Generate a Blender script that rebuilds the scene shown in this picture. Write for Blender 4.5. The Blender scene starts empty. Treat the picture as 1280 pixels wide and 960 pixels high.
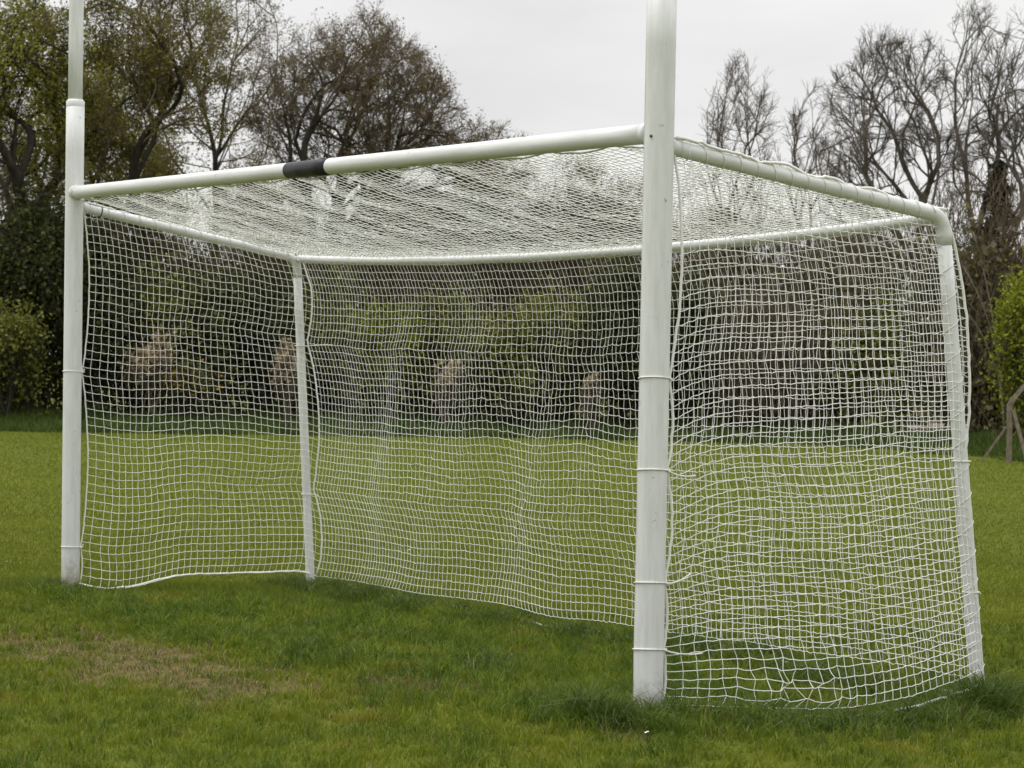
import bpy, math, random
import numpy as np
from mathutils import Vector, Matrix

rng = np.random.default_rng(7)
random.seed(7)
scene = bpy.context.scene
COL = scene.collection

# ------------------------------------------------------------------ camera
F_PX = 2705.76                       # focal length in pixels of a 1280 wide picture
CAM = np.array([13.9607, -5.7878, 1.4738])
YAW, PITCH, ROLL = -0.9766, -0.0095, 0.0194


def cam_axes():
    cy, sy = math.cos(YAW), math.sin(YAW)
    cp, sp = math.cos(PITCH), math.sin(PITCH)
    cr, sr = math.cos(ROLL), math.sin(ROLL)
    f = Vector((sy * cp, cy * cp, sp))
    rt = Vector((cy, -sy, 0))
    up = rt.cross(f)
    return rt * cr + up * sr, up * cr - rt * sr, f


RT, UP, FW = cam_axes()
cd = bpy.data.cameras.new('camera')
cam = bpy.data.objects.new('camera', cd)
COL.objects.link(cam)
M = Matrix((RT, UP, -FW)).transposed().to_4x4()
M.translation = Vector(CAM)
cam.matrix_world = M
cd.sensor_width = 36.0
cd.lens = F_PX / 1280 * 36.0
cd.clip_start = 0.1
cd.clip_end = 2000
cd.dof.use_dof = True
cd.dof.focus_distance = 11.5
cd.dof.aperture_fstop = 7.5
scene.camera = cam

H_FW = np.array([math.sin(YAW), math.cos(YAW)])     # horizontal view direction
H_RT = np.array([math.cos(YAW), -math.sin(YAW)])


def place(bearing, depth):
    """ground point: bearing in the photo's column units, depth in metres along the view"""
    u = (bearing - 640) / F_PX * depth
    return CAM[:2] + H_FW * depth + H_RT * u


def depth_lat(x, y):
    dx, dy = x - CAM[0], y - CAM[1]
    return dx * H_FW[0] + dy * H_FW[1], dx * H_RT[0] + dy * H_RT[1]


def top_z(bearing, row, depth):
    return CAM[2] + depth * ((454 + (bearing - 640) * 0.0194) - row) / F_PX


# ------------------------------------------------------------------ noise helpers
_ph = rng.uniform(0, 6.28, (8, 64))
_dr = rng.uniform(0, 6.28, (8, 64))


def wnoise(x, y, scale, k=0, n=10, spread=0.6):
    """smooth band limited noise, about -1..1"""
    out = np.zeros_like(np.asarray(x, float))
    for i in range(n):
        a = _dr[k % 8, i]
        s = scale * (1 - spread / 2 + spread * i / n)
        out = out + np.sin((x * math.cos(a) + y * math.sin(a)) * 6.283 / s + _ph[k % 8, i])
    return out / math.sqrt(n) * 0.9


def edge_depth(lat):
    """depth at which the mown field ends at the bank, from lateral metres"""
    return np.interp(lat, [-16, -10, 0, 6, 8, 9.5, 14], [45.5, 46, 48.5, 48, 44.5, 40.8, 38])


def ground_h(x, y):
    x = np.asarray(x, float)
    y = np.asarray(y, float)
    h = -0.06 + 0.10 * np.tanh((x - 7.4) / 7) - 0.20 * np.tanh(y / 7)
    h = h + 0.012 * wnoise(x, y, 1.6, 0) * np.exp(-(np.hypot(x - 5, y) / 9) ** 2)
    # low ridge left by the mower along the goal
    d = np.abs(y + 0.15 * np.sin(x * 1.3))
    h = h + 0.008 * np.exp(-(d / 0.35) ** 2) * ((x > -1.5) & (x < 8))
    for (tx, ty, th, tr) in TUSSOCKS:
        h = h + th * 0.10 * np.exp(-(((x - tx) ** 2 + (y - ty) ** 2) / tr ** 2))
    dd, la = depth_lat(x, y)
    f = np.clip((dd - 20) / 22, 0, 1)
    h = h + 0.16 * f * f * (3 - 2 * f)
    e = edge_depth(la)
    s = np.clip((dd - e) / 3.0, 0, 1)
    h = h + 0.28 * s * s * (3 - 2 * s)
    return h


# the goal's key points (metres): crossbar along x, net box along +y
W = 6.5
HL, HR = 2.58, 2.489                      # crossbar heights at left and right post
LX0 = 0.0625
RL_TOP = np.array([0.0, 1.7317, 2.208])
RR_TOP = np.array([6.5, 1.7249, 2.220])
RL_BOT = np.array([0.0394, 1.872, -0.1445])
RR_BOT = np.array([6.565, 1.9637, -0.0386])

TUSSOCKS = [(6.74, -0.36, 0.17, 0.13), (6.58, -0.38, 0.19, 0.13), (6.43, -0.32, .15, .13), (6.86, -0.28, 0.11, 0.17), (6.2, -0.02, .07, .2),
            (6.74, 1.92, 0.2, 0.2), (6.95, 1.8, 0.18, 0.22), (7.03, 1.5, 0.23, 0.17), (7.05, 1.5, 0.12, 0.3), (7.15, 1.1, 0.14, 0.3), (7.1, 0.6, 0.13, 0.3), (7.0, 0.25, 0.13, 0.3),
            (0.06, -0.12, 0.12, 0.2), (0.5, -0.1, 0.10, 0.3), (1.2, -.05, .09, .35), (0.0, 1.75, 0.12, 0.3), (0.5, 1.75, 0.12, 0.3),
            (1.1, 1.7, 0.13, 0.35), (1.8, 1.65, 0.12, 0.3), (2.7, 1.7, 0.10, 0.3), (3.6, 1.75, 0.12, 0.3), (4.4, 1.9, 0.17, 0.25), (4.9, 1.95, .17, .3),
            (5.6, 1.7, 0.1, 0.3), (6.1, 1.7, 0.12, 0.3), (5.9, 0.5, .1, .4), (4.8, 0.3, .09, .5), (3.4, .5, .09, .5)]


# ------------------------------------------------------------------ mesh helpers
def mesh_obj(name, verts, faces, mat, parent=None, smooth=True, col=None):
    """faces: array (n,4) or (n,3), or list of such arrays"""
    verts = np.asarray(verts, np.float32)
    if parent is not None:
        base = np.zeros(3, np.float32)
        p_ = parent
        while p_ is not None:
            base += np.array(p_.location, np.float32)
            p_ = p_.parent
        verts = verts - base
    if not isinstance(faces, list):
        faces = [faces]
    faces = [np.asarray(f, np.int32) for f in faces if len(f)]
    me = bpy.data.meshes.new(name)
    me.vertices.add(len(verts))
    me.vertices.foreach_set('co', verts.ravel())
    loops = np.concatenate([f.ravel() for f in faces])
    sizes = np.concatenate([np.full(len(f), f.shape[1], np.int32) for f in faces])
    starts = np.concatenate([[0], np.cumsum(sizes)[:-1]]).astype(np.int32)
    me.loops.add(len(loops))
    me.loops.foreach_set('vertex_index', loops)
    me.polygons.add(len(sizes))
    me.polygons.foreach_set('loop_start', starts)
    me.polygons.foreach_set('use_smooth', np.full(len(sizes), smooth, bool))
    me.update(calc_edges=True)
    if col is not None:
        ca = me.color_attributes.new('tint', 'FLOAT_COLOR', 'POINT')
        c4 = np.ones((len(verts), 4), np.float32)
        c4[:, :3] = col
        ca.data.foreach_set('color', c4.ravel())
    me.materials.append(mat)
    o = bpy.data.objects.new(name, me)
    COL.objects.link(o)
    if parent is not None:
        o.parent = parent
    return o


def empty(name, loc):
    o = bpy.data.objects.new(name, None)
    o.location = Vector([float(v) for v in loc])
    o.empty_display_size = 0.2
    COL.objects.link(o)
    return o


def tag(o, label=None, cat=None, group=None, kind=None):
    if label:
        o['label'] = label
    if cat:
        o['category'] = cat
    if group:
        o['group'] = group
    if kind:
        o['kind'] = kind
    return o


class MB:
    """collects vertices and faces"""
    def __init__(self):
        self.v, self.q, self.t, self.n = [], [], [], 0

    def add(self, v, q=None, t=None):
        if q is not None and len(q):
            self.q.append(np.asarray(q, np.int64) + self.n)
        if t is not None and len(t):
            self.t.append(np.asarray(t, np.int64) + self.n)
        self.v.append(np.asarray(v, float))
        self.n += len(v)

    def tube(self, pts, r, sides=8, cap=True):
        p = np.asarray(pts, float)
        n = len(p)
        r = np.broadcast_to(np.asarray(r, float), (n,))
        tan = np.gradient(p, axis=0)
        tan /= np.linalg.norm(tan, axis=1, keepdims=True) + 1e-12
        ref = np.array([0, 0, 1.0])
        if abs(tan[0, 2]) > 0.8:
            ref = np.array([1.0, 0.13, 0])
        a = np.cross(tan, ref)
        a /= np.linalg.norm(a, axis=1, keepdims=True) + 1e-12
        for i in range(1, n):                    # keep the frame from flipping
            if np.dot(a[i], a[i - 1]) < 0:
                a[i] = -a[i]
        b = np.cross(tan, a)
        th = np.arange(sides) * 2 * math.pi / sides
        ring = a[:, None, :] * np.cos(th)[None, :, None] + b[:, None, :] * np.sin(th)[None, :, None]
        v = (p[:, None, :] + ring * r[:, None, None]).reshape(-1, 3)
        i = np.arange(n - 1)[:, None] * sides
        j = np.arange(sides)[None, :]
        j2 = (j + 1) % sides
        q = np.stack([i + j, i + j2, i + sides + j2, i + sides + j], -1).reshape(-1, 4)
        t = None
        if cap:
            v = np.concatenate([v, p[:1], p[-1:]])
            c0, c1 = n * sides, n * sides + 1
            k = np.arange(sides)
            t = np.concatenate([np.stack([np.full(sides, c0), (k + 1) % sides, k], 1),
                                np.stack([np.full(sides, c1), (n - 1) * sides + k, (n - 1) * sides + (k + 1) % sides], 1)])
        self.add(v, q, t)

    def prisms(self, a, b, ra, rb, sides=3):
        """many separate tapered prisms at once"""
        a = np.asarray(a, float)
        b = np.asarray(b, float)
        m = len(a)
        if not m:
            return
        d = b - a
        L = np.linalg.norm(d, axis=1, keepdims=True) + 1e-9
        d = d / L
        ref = np.where(np.abs(d[:, 2:3]) > 0.8, np.array([[1.0, 0.2, 0]]), np.array([[0, 0, 1.0]]))
        u = np.cross(d, ref)
        u /= np.linalg.norm(u, axis=1, keepdims=True) + 1e-9
        w = np.cross(d, u)
        a = a - d * (ra * 0.3)[:, None]
        b = b + d * (rb * 0.3)[:, None]
        th = np.arange(sides) * 2 * math.pi / sides
        ring = u[:, None, :] * np.cos(th)[None, :, None] + w[:, None, :] * np.sin(th)[None, :, None]
        v = np.concatenate([a[:, None, :] + ring * ra[:, None, None], b[:, None, :] + ring * rb[:, None, None]], 1).reshape(-1, 3)
        base = np.arange(m)[:, None] * (2 * sides)
        j = np.arange(sides)[None, :]
        j2 = (j + 1) % sides
        q = np.stack([base + j, base + j2, base + sides + j2, base + sides + j], -1).reshape(-1, 4)
        self.add(v, q)

    def leaves(self, c, size, flat=0.0, aspect=0.6, rg=None):
        """random diamond leaves at points c"""
        rg = rg or rng
        m = len(c)
        n = rg.normal(size=(m, 3))
        n[:, 2] += flat * np.abs(rg.normal(size=m)) + flat
        n /= np.linalg.norm(n, axis=1, keepdims=True)
        u = np.cross(n, rg.normal(size=(m, 3)))
        u /= np.linalg.norm(u, axis=1, keepdims=True) + 1e-9
        w = np.cross(n, u)
        s = (np.asarray(size) * rg.uniform(0.6, 1.3, m))[:, None] / 2
        v = np.stack([c - u * s, c + w * s * aspect + n * s * .25, c + u * s, c - w * s * aspect + n * s * .25], 1).reshape(-1, 3)
        q = np.arange(m * 4).reshape(-1, 4)
        self.add(v, q)

    def box(self, lo, hi):
        x0, y0, z0 = lo
        x1, y1, z1 = hi
        v = [(x0, y0, z0), (x1, y0, z0), (x1, y1, z0), (x0, y1, z0), (x0, y0, z1), (x1, y0, z1), (x1, y1, z1), (x0, y1, z1)]
        self.add(v, [(0, 3, 2, 1), (4, 5, 6, 7), (0, 1, 5, 4), (1, 2, 6, 5), (2, 3, 7, 6), (3, 0, 4, 7)])

    def build(self, name, mat, parent=None, smooth=True, col=None):
        f = []
        if self.q:
            f.append(np.concatenate(self.q))
        if self.t:
            f.append(np.concatenate(self.t))
        return mesh_obj(name, np.concatenate(self.v), f, mat, parent, smooth, col)


def ball(mb, c, r, sc=(1, 1, 1), nu=10, nv=6):
    v, q = [], []
    for j in range(nv + 1):
        ph = math.pi * j / nv
        for i in range(nu):
            th = 2 * math.pi * i / nu
            v.append((c[0] + r * sc[0] * math.sin(ph) * math.cos(th), c[1] + r * sc[1] * math.sin(ph) * math.sin(th), c[2] + r * sc[2] * math.cos(ph)))
    for j in range(nv):
        for i in range(nu):
            q.append((j * nu + i, j * nu + (i + 1) % nu, (j + 1) * nu + (i + 1) % nu, (j + 1) * nu + i))
    mb.add(v, q)


# ------------------------------------------------------------------ materials
def newmat(name):
    m = bpy.data.materials.new(name)
    m.use_nodes = True
    nt = m.node_tree
    return m, nt, nt.nodes['Principled BSDF']


def ramp(nt, fac, stops):
    r = nt.nodes.new('ShaderNodeValToRGB')
    el = r.color_ramp.elements
    while len(el) < len(stops):
        el.new(0.5)
    for e, (p, c) in zip(el, stops):
        e.position = p
        e.color = (*c, 1) if len(c) == 3 else c
    nt.links.new(fac, r.inputs[0])
    return r.outputs[0]


def noise(nt, scale, detail=4, rough=0.55, vec=None, stretch=None):
    n = nt.nodes.new('ShaderNodeTexNoise')
    n.inputs['Scale'].default_value = scale
    n.inputs['Detail'].default_value = detail
    n.inputs['Roughness'].default_value = rough
    if vec is None:
        tc = nt.nodes.new('ShaderNodeTexCoord')
        vec = tc.outputs['Object']
    if stretch:
        mp = nt.nodes.new('ShaderNodeMapping')
        mp.inputs['Scale'].default_value = stretch
        nt.links.new(vec, mp.inputs[0])
        vec = mp.outputs[0]
    nt.links.new(vec, n.inputs['Vector'])
    return n.outputs['Fac']


def mixc(nt, fac, a, b, mode='MIX'):
    m = nt.nodes.new('ShaderNodeMix')
    m.data_type = 'RGBA'
    m.blend_type = mode
    for s, v in ((0, fac), (6, a), (7, b)):
        if hasattr(v, 'is_linked') or hasattr(v, 'links'):
            nt.links.new(v, m.inputs[s])
        elif isinstance(v, tuple):
            m.inputs[s].default_value = (*v, 1)
        else:
            m.inputs[s].default_value = v
    return m.outputs[2]


def paint_mat(name, base, dirt, grime=0.4, rough=0.42, splash=False, along=(6, 6, 0.7)):
    m, nt, b = newmat(name)
    streak = noise(nt, 6, 6, 0.65, stretch=along)
    c1 = ramp(nt, streak, [(0.35, dirt), (0.62, base)])
    fac = nt.nodes.new('ShaderNodeMath')
    fac.operation = 'MULTIPLY'
    fac.inputs[0].default_value = grime
    spot = noise(nt, 24, 5, 0.6)
    sp = ramp(nt, spot, [(0.66, (0, 0, 0)), (0.74, (1, 1, 1))])
    nt.links.new(sp, fac.inputs[1])
    c2 = mixc(nt, fac.outputs[0], c1, tuple(0.35 * v for v in base))
    if splash:                     # mud and algae thrown up on the lowest part of the posts
        tc = nt.nodes.new('ShaderNodeTexCoord')
        sx = nt.nodes.new('ShaderNodeSeparateXYZ')
        nt.links.new(tc.outputs['Object'], sx.inputs[0])
        ad = nt.nodes.new('ShaderNodeMath')
        ad.operation = 'MULTIPLY_ADD'
        ad.inputs[1].default_value = 0.55
        nt.links.new(noise(nt, 18, 6, 0.7), ad.inputs[0])
        nt.links.new(sx.outputs[2], ad.inputs[2])
        ms = ramp(nt, ad.outputs[0], [(0.16, (.75, .75, .75)), (0.40, (0, 0, 0))])
        c2 = mixc(nt, ms, c2, (0.22, 0.20, 0.12))
        scr = ramp(nt, noise(nt, 5, 8, 0.75, stretch=(9, 9, 1)), [(0.655, (0, 0, 0)), (0.70, (.55, .55, .55))])
        c2 = mixc(nt, scr, c2, (0.30, 0.31, 0.31))
    nt.links.new(c2, b.inputs['Base Color'])
    rr = ramp(nt, spot, [(0.3, (rough - .08,) * 3), (0.7, (rough + .2,) * 3)])
    nt.links.new(rr, b.inputs['Roughness'])
    bump = nt.nodes.new('ShaderNodeBump')
    bump.inputs['Strength'].default_value = 0.15
    bump.inputs['Distance'].default_value = 0.004
    nt.links.new(noise(nt, 40, 4), bump.inputs['Height'])
    nt.links.new(bump.outputs[0], b.inputs['Normal'])
    return m


def simple_mat(name, c0, c1, scale, rough=0.8, stretch=None):
    m, nt, b = newmat(name)
    f = noise(nt, scale, 5, 0.6, stretch=stretch)
    nt.links.new(ramp(nt, f, [(0.32, c0), (0.68, c1)]), b.inputs['Base Color'])
    b.inputs['Roughness'].default_value = rough
    b.inputs['Specular IOR Level'].default_value = 0.25
    return m


def leaf_mat(name, c0, c1, c2, scale=1.6, trans=0.35):
    m, nt, b = newmat(name)
    f = noise(nt, scale, 3, 0.6)
    g = nt.nodes.new('ShaderNodeNewGeometry')
    mm = nt.nodes.new('ShaderNodeMath')
    mm.operation = 'MULTIPLY_ADD'
    mm.inputs[1].default_value = 0.45
    mm.inputs[2].default_value = -0.22
    nt.links.new(g.outputs['Random Per Island'], mm.inputs[0])
    ad = nt.nodes.new('ShaderNodeMath')
    ad.operation = 'ADD'
    nt.links.new(f, ad.inputs[0])
    nt.links.new(mm.outputs[0], ad.inputs[1])
    c = ramp(nt, ad.outputs[0], [(0.3, c0), (0.5, c1), (0.72, c2)])
    nt.links.new(c, b.inputs['Base Color'])
    b.inputs['Roughness'].default_value = 0.65
    b.inputs['Specular IOR Level'].default_value = 0.25
    tr = nt.nodes.new('ShaderNodeBsdfTranslucent')
    nt.links.new(c, tr.inputs[0])
    mx = nt.nodes.new('ShaderNodeMixShader')
    mx.inputs[0].default_value = trans
    nt.links.new(b.outputs[0], mx.inputs[1])
    nt.links.new(tr.outputs[0], mx.inputs[2])
    nt.links.new(mx.outputs[0], nt.nodes['Material Output'].inputs[0])
    return m


def tint_mat(name, trans=0.3, rough=0.6):
    m, nt, b = newmat(name)
    a = nt.nodes.new('ShaderNodeVertexColor')
    a.layer_name = 'tint'
    nt.links.new(a.outputs[0], b.inputs['Base Color'])
    b.inputs['Roughness'].default_value = rough
    b.inputs['Specular IOR Level'].default_value = 0.2
    tr = nt.nodes.new('ShaderNodeBsdfTranslucent')
    nt.links.new(a.outputs[0], tr.inputs[0])
    mx = nt.nodes.new('ShaderNodeMixShader')
    mx.inputs[0].default_value = trans
    nt.links.new(b.outputs[0], mx.inputs[1])
    nt.links.new(tr.outputs[0], mx.inputs[2])
    nt.links.new(mx.outputs[0], nt.nodes['Material Output'].inputs[0])
    return m


PAINT = paint_mat('white_gloss_paint', (0.66, 0.67, 0.655), (0.56, 0.57, 0.54), 0.5)
PAINT_X = paint_mat('white_gloss_paint_crossbar', (0.66, 0.67, 0.655), (0.56, 0.57, 0.54), 0.6, along=(0.5, 5, 5))
PAINT_Y = paint_mat('white_gloss_paint_side_bars', (0.66, 0.67, 0.655), (0.54, 0.55, 0.52), 0.6, along=(5, 0.5, 5))
PAINT2 = paint_mat('weathered_white_paint', (0.66, 0.67, 0.66), (0.575, 0.585, 0.56), 0.8, splash=True)
TAPE = simple_mat('black_tape', (0.012, 0.013, 0.016), (0.03, 0.03, 0.034), 14, 0.45)
STEEL = simple_mat('dull_bolt_steel', (0.05, 0.05, 0.05), (0.12, 0.11, 0.10), 60, 0.5)
TWINE = simple_mat('white_net_twine', (0.74, 0.74, 0.69), (0.83, 0.83, 0.79), 3, 0.8)
ROPE = simple_mat('white_border_rope', (0.70, 0.70, 0.65), (0.80, 0.80, 0.76), 30, 0.85)

BARK = simple_mat('dark_bark', (0.022, 0.019, 0.015), (0.055, 0.047, 0.036), 9, 0.95, (1, 1, .3))
BARK_GREY = simple_mat('grey_brown_bark', (0.085, 0.073, 0.060), (0.165, 0.143, 0.118), 8, 0.95, (1, 1, .3))
TWIGS = simple_mat('brown_twigs', (0.080, 0.062, 0.042), (0.145, 0.113, 0.076), 2, 0.95)
PALE_WOOD = simple_mat('pale_dead_wood', (0.16, 0.14, 0.11), (0.26, 0.23, 0.19), 5, 0.95)

LEAF_YELLOW = leaf_mat('yellow_green_young_leaves', (0.12, 0.125, 0.016), (0.21, 0.21, 0.025), (0.29, 0.28, 0.035))
LEAF_OLIVE = leaf_mat('olive_brown_young_leaves', (0.1, 0.085, 0.022), (0.165, 0.145, 0.034), (0.22, 0.205, 0.04))
LEAF_BROWN = leaf_mat('brown_bud_leaves', (0.11, 0.088, 0.036), (0.18, 0.148, 0.056), (0.235, 0.2, 0.07))
LEAF_DARK = leaf_mat('dark_evergreen_leaves', (0.048, 0.056, 0.018), (0.092, 0.104, 0.028), (0.145, 0.155, 0.034))
LEAF_CONIFER = leaf_mat('dark_conifer_needles', (0.008, 0.012, 0.007), (0.016, 0.021, 0.011), (0.03, 0.034, 0.017))
LEAF_IVY = leaf_mat('dark_ivy_leaves', (0.024, 0.030, 0.011), (0.05, 0.058, 0.016), (0.09, 0.098, 0.022))
LEAF_FRESH = leaf_mat('fresh_green_leaves', (0.12, 0.15, 0.01), (0.2, 0.235, 0.014), (0.27, 0.295, 0.022))
LEAF_MOSS = leaf_mat('moss_green_leaves', (0.1, 0.112, 0.022), (0.165, 0.178, 0.032), (0.225, 0.232, 0.042))
LEAF_DRY = leaf_mat('dry_tan_stalks', (0.22, 0.165, 0.095), (0.35, 0.27, 0.165), (0.47, 0.375, 0.24))
LEAF_GORSE = leaf_mat('gorse_yellow_flowers', (0.22, 0.14, 0.01), (0.40, 0.24, 0.012), (0.5, 0.33, 0.02))
CONCRETE = simple_mat('weathered_concrete', (0.12, 0.10, 0.075), (0.22, 0.185, 0.14), 12, 0.95)
STONE = simple_mat('pinkish_rubble', (0.20, 0.165, 0.14), (0.36, 0.30, 0.265), 5, 0.95)
LITTER = simple_mat('white_paper', (0.65, 0.65, 0.65), (0.8, 0.8, 0.8), 20, 0.7)
GRASS = tint_mat('grass_blades', 0.3)


def ground_mat():
    m, nt, b = newmat('turf_soil')
    tc = nt.nodes.new('ShaderNodeTexCoord')
    big = noise(nt, 0.35, 4, 0.6, tc.outputs['Object'])
    fine = noise(nt, 9, 6, 0.7, tc.outputs['Object'])
    g1 = ramp(nt, big, [(0.3, (0.075, 0.105, 0.011)), (0.7, (0.11, 0.14, 0.014))])
    g2 = ramp(nt, fine, [(0.3, (0.06, 0.065, 0.010)), (0.65, (0.12, 0.135, 0.014))])
    c = mixc(nt, 0.55, g1, g2)
    a = nt.nodes.new('ShaderNodeVertexColor')
    a.layer_name = 'tint'
    sep = nt.nodes.new('ShaderNodeSeparateColor')
    nt.links.new(a.outputs[0], sep.inputs[0])
    soil = ramp(nt, fine, [(0.3, (0.085, 0.058, 0.030)), (0.7, (0.17, 0.122, 0.065))])
    c = mixc(nt, sep.outputs[0], c, soil)
    nt.links.new(c, b.inputs['Base Color'])
    b.inputs['Roughness'].default_value = 1.0
    b.inputs['Specular IOR Level'].default_value = 0.1
    bump = nt.nodes.new('ShaderNodeBump')
    bump.inputs['Strength'].default_value = 0.6
    bump.inputs['Distance'].default_value = 0.03
    nt.links.new(noise(nt, 30, 5, 0.7, tc.outputs['Object']), bump.inputs['Height'])
    nt.links.new(bump.outputs[0], b.inputs['Normal'])
    return m


GROUND = ground_mat()


def bare(x, y):
    """worn goalmouth, 0..1"""
    e = ((x - 4.05) / 1.5) ** 2 + ((y + 1.25) / 0.5) ** 2
    e = e + 0.55 * wnoise(x, y, 0.7, 1) + 0.45 * wnoise(x, y, 0.22, 2)
    a = 0.72 * np.clip((1.5 - e) * .8, 0, 1)
    e2 = ((x - 5.15) / 0.5) ** 2 + ((y + 0.35) / 0.2) ** 2 + 0.4 * wnoise(x, y, 0.4, 3)
    a = np.maximum(a, 0.5 * np.clip(1.1 - e2, 0, 1))
    e3 = ((x - 6.95) / 0.16) ** 2 + ((y + 0.45) / 0.10) ** 2
    return np.maximum(a, 0.35 * np.clip(1.2 - e3, 0, 1))


def build_ground():
    # one sheet: fine near the goal, coarse to the horizon
    def axis(lo, hi, fine_lo, fine_hi, st):
        a = list(np.arange(fine_lo, fine_hi + 1e-6, st))
        s = st
        while a[-1] < hi:
            s *= 1.25
            a.append(a[-1] + s)
        s = st
        while a[0] > lo:
            s *= 1.25
            a.insert(0, a[0] - s)
        return np.array(a)
    ax = axis(-900, 900, -1, 10.5, 0.09)
    ay = axis(-900, 900, -4, 4, 0.09)
    # refine the far field a little for the bank
    ax = np.unique(np.concatenate([ax, np.arange(-48, -1, 0.8)]))
    ay = np.unique(np.concatenate([ay, np.arange(4, 46, 0.8)]))
    X, Y = np.meshgrid(ax, ay, indexing='ij')
    Z = ground_h(X, Y)
    v = np.stack([X, Y, Z], -1).reshape(-1, 3)
    nx, ny = len(ax), len(ay)
    i = np.arange(nx - 1)[:, None] * ny
    j = np.arange(ny - 1)[None, :]
    q = np.stack([i + j, i + ny + j, i + ny + j + 1, i + j + 1], -1).reshape(-1, 4)
    c = np.zeros((len(v), 3))
    c[:, 0] = bare(v[:, 0], v[:, 1])
    o = mesh_obj('ground', v, q, GROUND, None, True, c)
    tag(o, kind='structure')


build_ground()


# ------------------------------------------------------------------ grass
def seg_dist(x, y, a, b):
    ax, ay = a
    bx, by = b
    t = np.clip(((x - ax) * (bx - ax) + (y - ay) * (by - ay)) / ((bx - ax) ** 2 + (by - ay) ** 2), 0, 1)
    return np.hypot(x - ax - t * (bx - ax), y - ay - t * (by - ay))


def rough_amount(x, y):
    """how unmown the grass is, 0..1"""
    d = np.minimum.reduce([seg_dist(x, y, (-.2, -.05), (6.5, -.2)) / 0.45, seg_dist(x, y, (0, 1.8), (6.5, 1.9)) / 0.4,
                           seg_dist(x, y, (6.75, -.25), (7.0, 1.9)) / 0.42, seg_dist(x, y, (0, .9), (6.5, .9)) / 0.8 * 1.0])
    r = np.clip(1.3 - d + 0.3 * wnoise(x, y, 0.5, 4), 0, 1)
    # left of the goal the mown field starts right behind the line
    r = r * np.clip((x + 0.5 - 0.0) / 0.8 + (y < 0.1) * 2, 0, 1)
    return r


def blades(x, y, h, w, lean, col, segs, name, rg):
    n = len(x)
    z = ground_h(x, y) - 0.004
    th = rg.uniform(0, 6.283, n)
    # blades face roughly any way, widths seen from all sides
    wx, wy = np.cos(th) * w / 2, np.sin(th) * w / 2
    ph = rg.uniform(0, 6.283, n)
    lx, ly = np.cos(ph) * lean * h, np.sin(ph) * lean * h
    if segs == 2:
        v = np.empty((n, 5, 3), np.float32)
        v[:, 0] = np.stack([x - wx, y - wy, z], 1)
        v[:, 1] = np.stack([x + wx, y + wy, z], 1)
        mx, my, mz = x + lx * .32, y + ly * .32, z + h * .6
        v[:, 2] = np.stack([mx + wx * .75, my + wy * .75, mz], 1)
        v[:, 3] = np.stack([mx - wx * .75, my - wy * .75, mz], 1)
        v[:, 4] = np.stack([x + lx, y + ly, z + h * np.sqrt(np.clip(1 - (lean * .55) ** 2, .2, 1))], 1)
        b = np.arange(n)[:, None] * 5
        f = [b + np.array([[0, 1, 2, 3]]), b + np.array([[3, 2, 4]])]
        k = 5
    else:
        v = np.empty((n, 3, 3), np.float32)
        v[:, 0] = np.stack([x - wx, y - wy, z], 1)
        v[:, 1] = np.stack([x + wx, y + wy, z], 1)
        v[:, 2] = np.stack([x + lx, y + ly, z + h], 1)
        f = [np.arange(n * 3).reshape(-1, 3)]
        k = 3
    c = np.repeat(col, k, 0)
    o = mesh_obj(name, v.reshape(-1, 3), f, GRASS, None, True, c)
    return o


def lerp(a, b, t):
    return np.asarray(a)[None] * (1 - t[:, None]) + np.asarray(b)[None] * t[:, None]


G_DARK, G_MID, G_YEL, G_STRAW = (0.064, 0.110, 0.012), (0.125, 0.180, 0.013), (0.225, 0.240, 0.016), (0.30, 0.22, 0.11)


def grass_color(x, y, rough, br, rg):
    n = len(x)
    t = np.clip(0.5 + 0.28 * wnoise(x, y, 0.9, 5) + 0.30 * wnoise(x, y, 0.24, 6) + 0.2 * wnoise(x, y, 0.11, 3) + rg.normal(0, .25, n), 0, 1)
    c = lerp(G_DARK, G_MID, np.clip(t * 1.6, 0, 1))
    c = c * (1 - np.clip(t - .55, 0, 1)[:, None]) + np.asarray(G_YEL)[None] * np.clip(t - .55, 0, 1)[:, None]
    # mown turf is lighter and yellower than the uncut grass
    mown = np.clip(1 - rough * 1.15, 0, 1)
    c = c * (1 - .62 * mown[:, None]) + (lerp((0.104, 0.142, 0.010), (0.182, 0.204, 0.013), t)) * .62 * mown[:, None]
    # dry yellow patches
    yl = np.clip(wnoise(x, y, 0.6, 7) - 0.75, 0, 1)
    c = c * (1 - yl[:, None] * .7) + np.array([[0.23, 0.20, 0.025]]) * yl[:, None] * .7
    st = rg.uniform(0, 1, n) < (0.02 + 0.75 * br)
    c[st] = lerp((0.13, 0.09, 0.045), G_STRAW, rg.uniform(0, 1, st.sum()))
    return c


def sample_view(d0, d1, dens, rg, margin=0.27, extra=1.1):
    """points on the ground in the sector the camera looks into, with margin either side"""
    m = 0.0
    ds = np.linspace(d0, d1, 400)
    wd = 2 * (margin * ds + extra)
    rho = dens(ds) * wd
    cdf = np.concatenate([[0], np.cumsum((rho[1:] + rho[:-1]) / 2 * np.diff(ds))])
    n = int(cdf[-1])
    d = np.interp(rg.uniform(0, cdf[-1], n), cdf, ds)
    u = rg.uniform(-1, 1, n) * (margin * d + extra)
    x = CAM[0] + H_FW[0] * d + H_RT[0] * u
    y = CAM[1] + H_FW[1] * d + H_RT[1] * u
    return x, y, d, u


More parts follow.
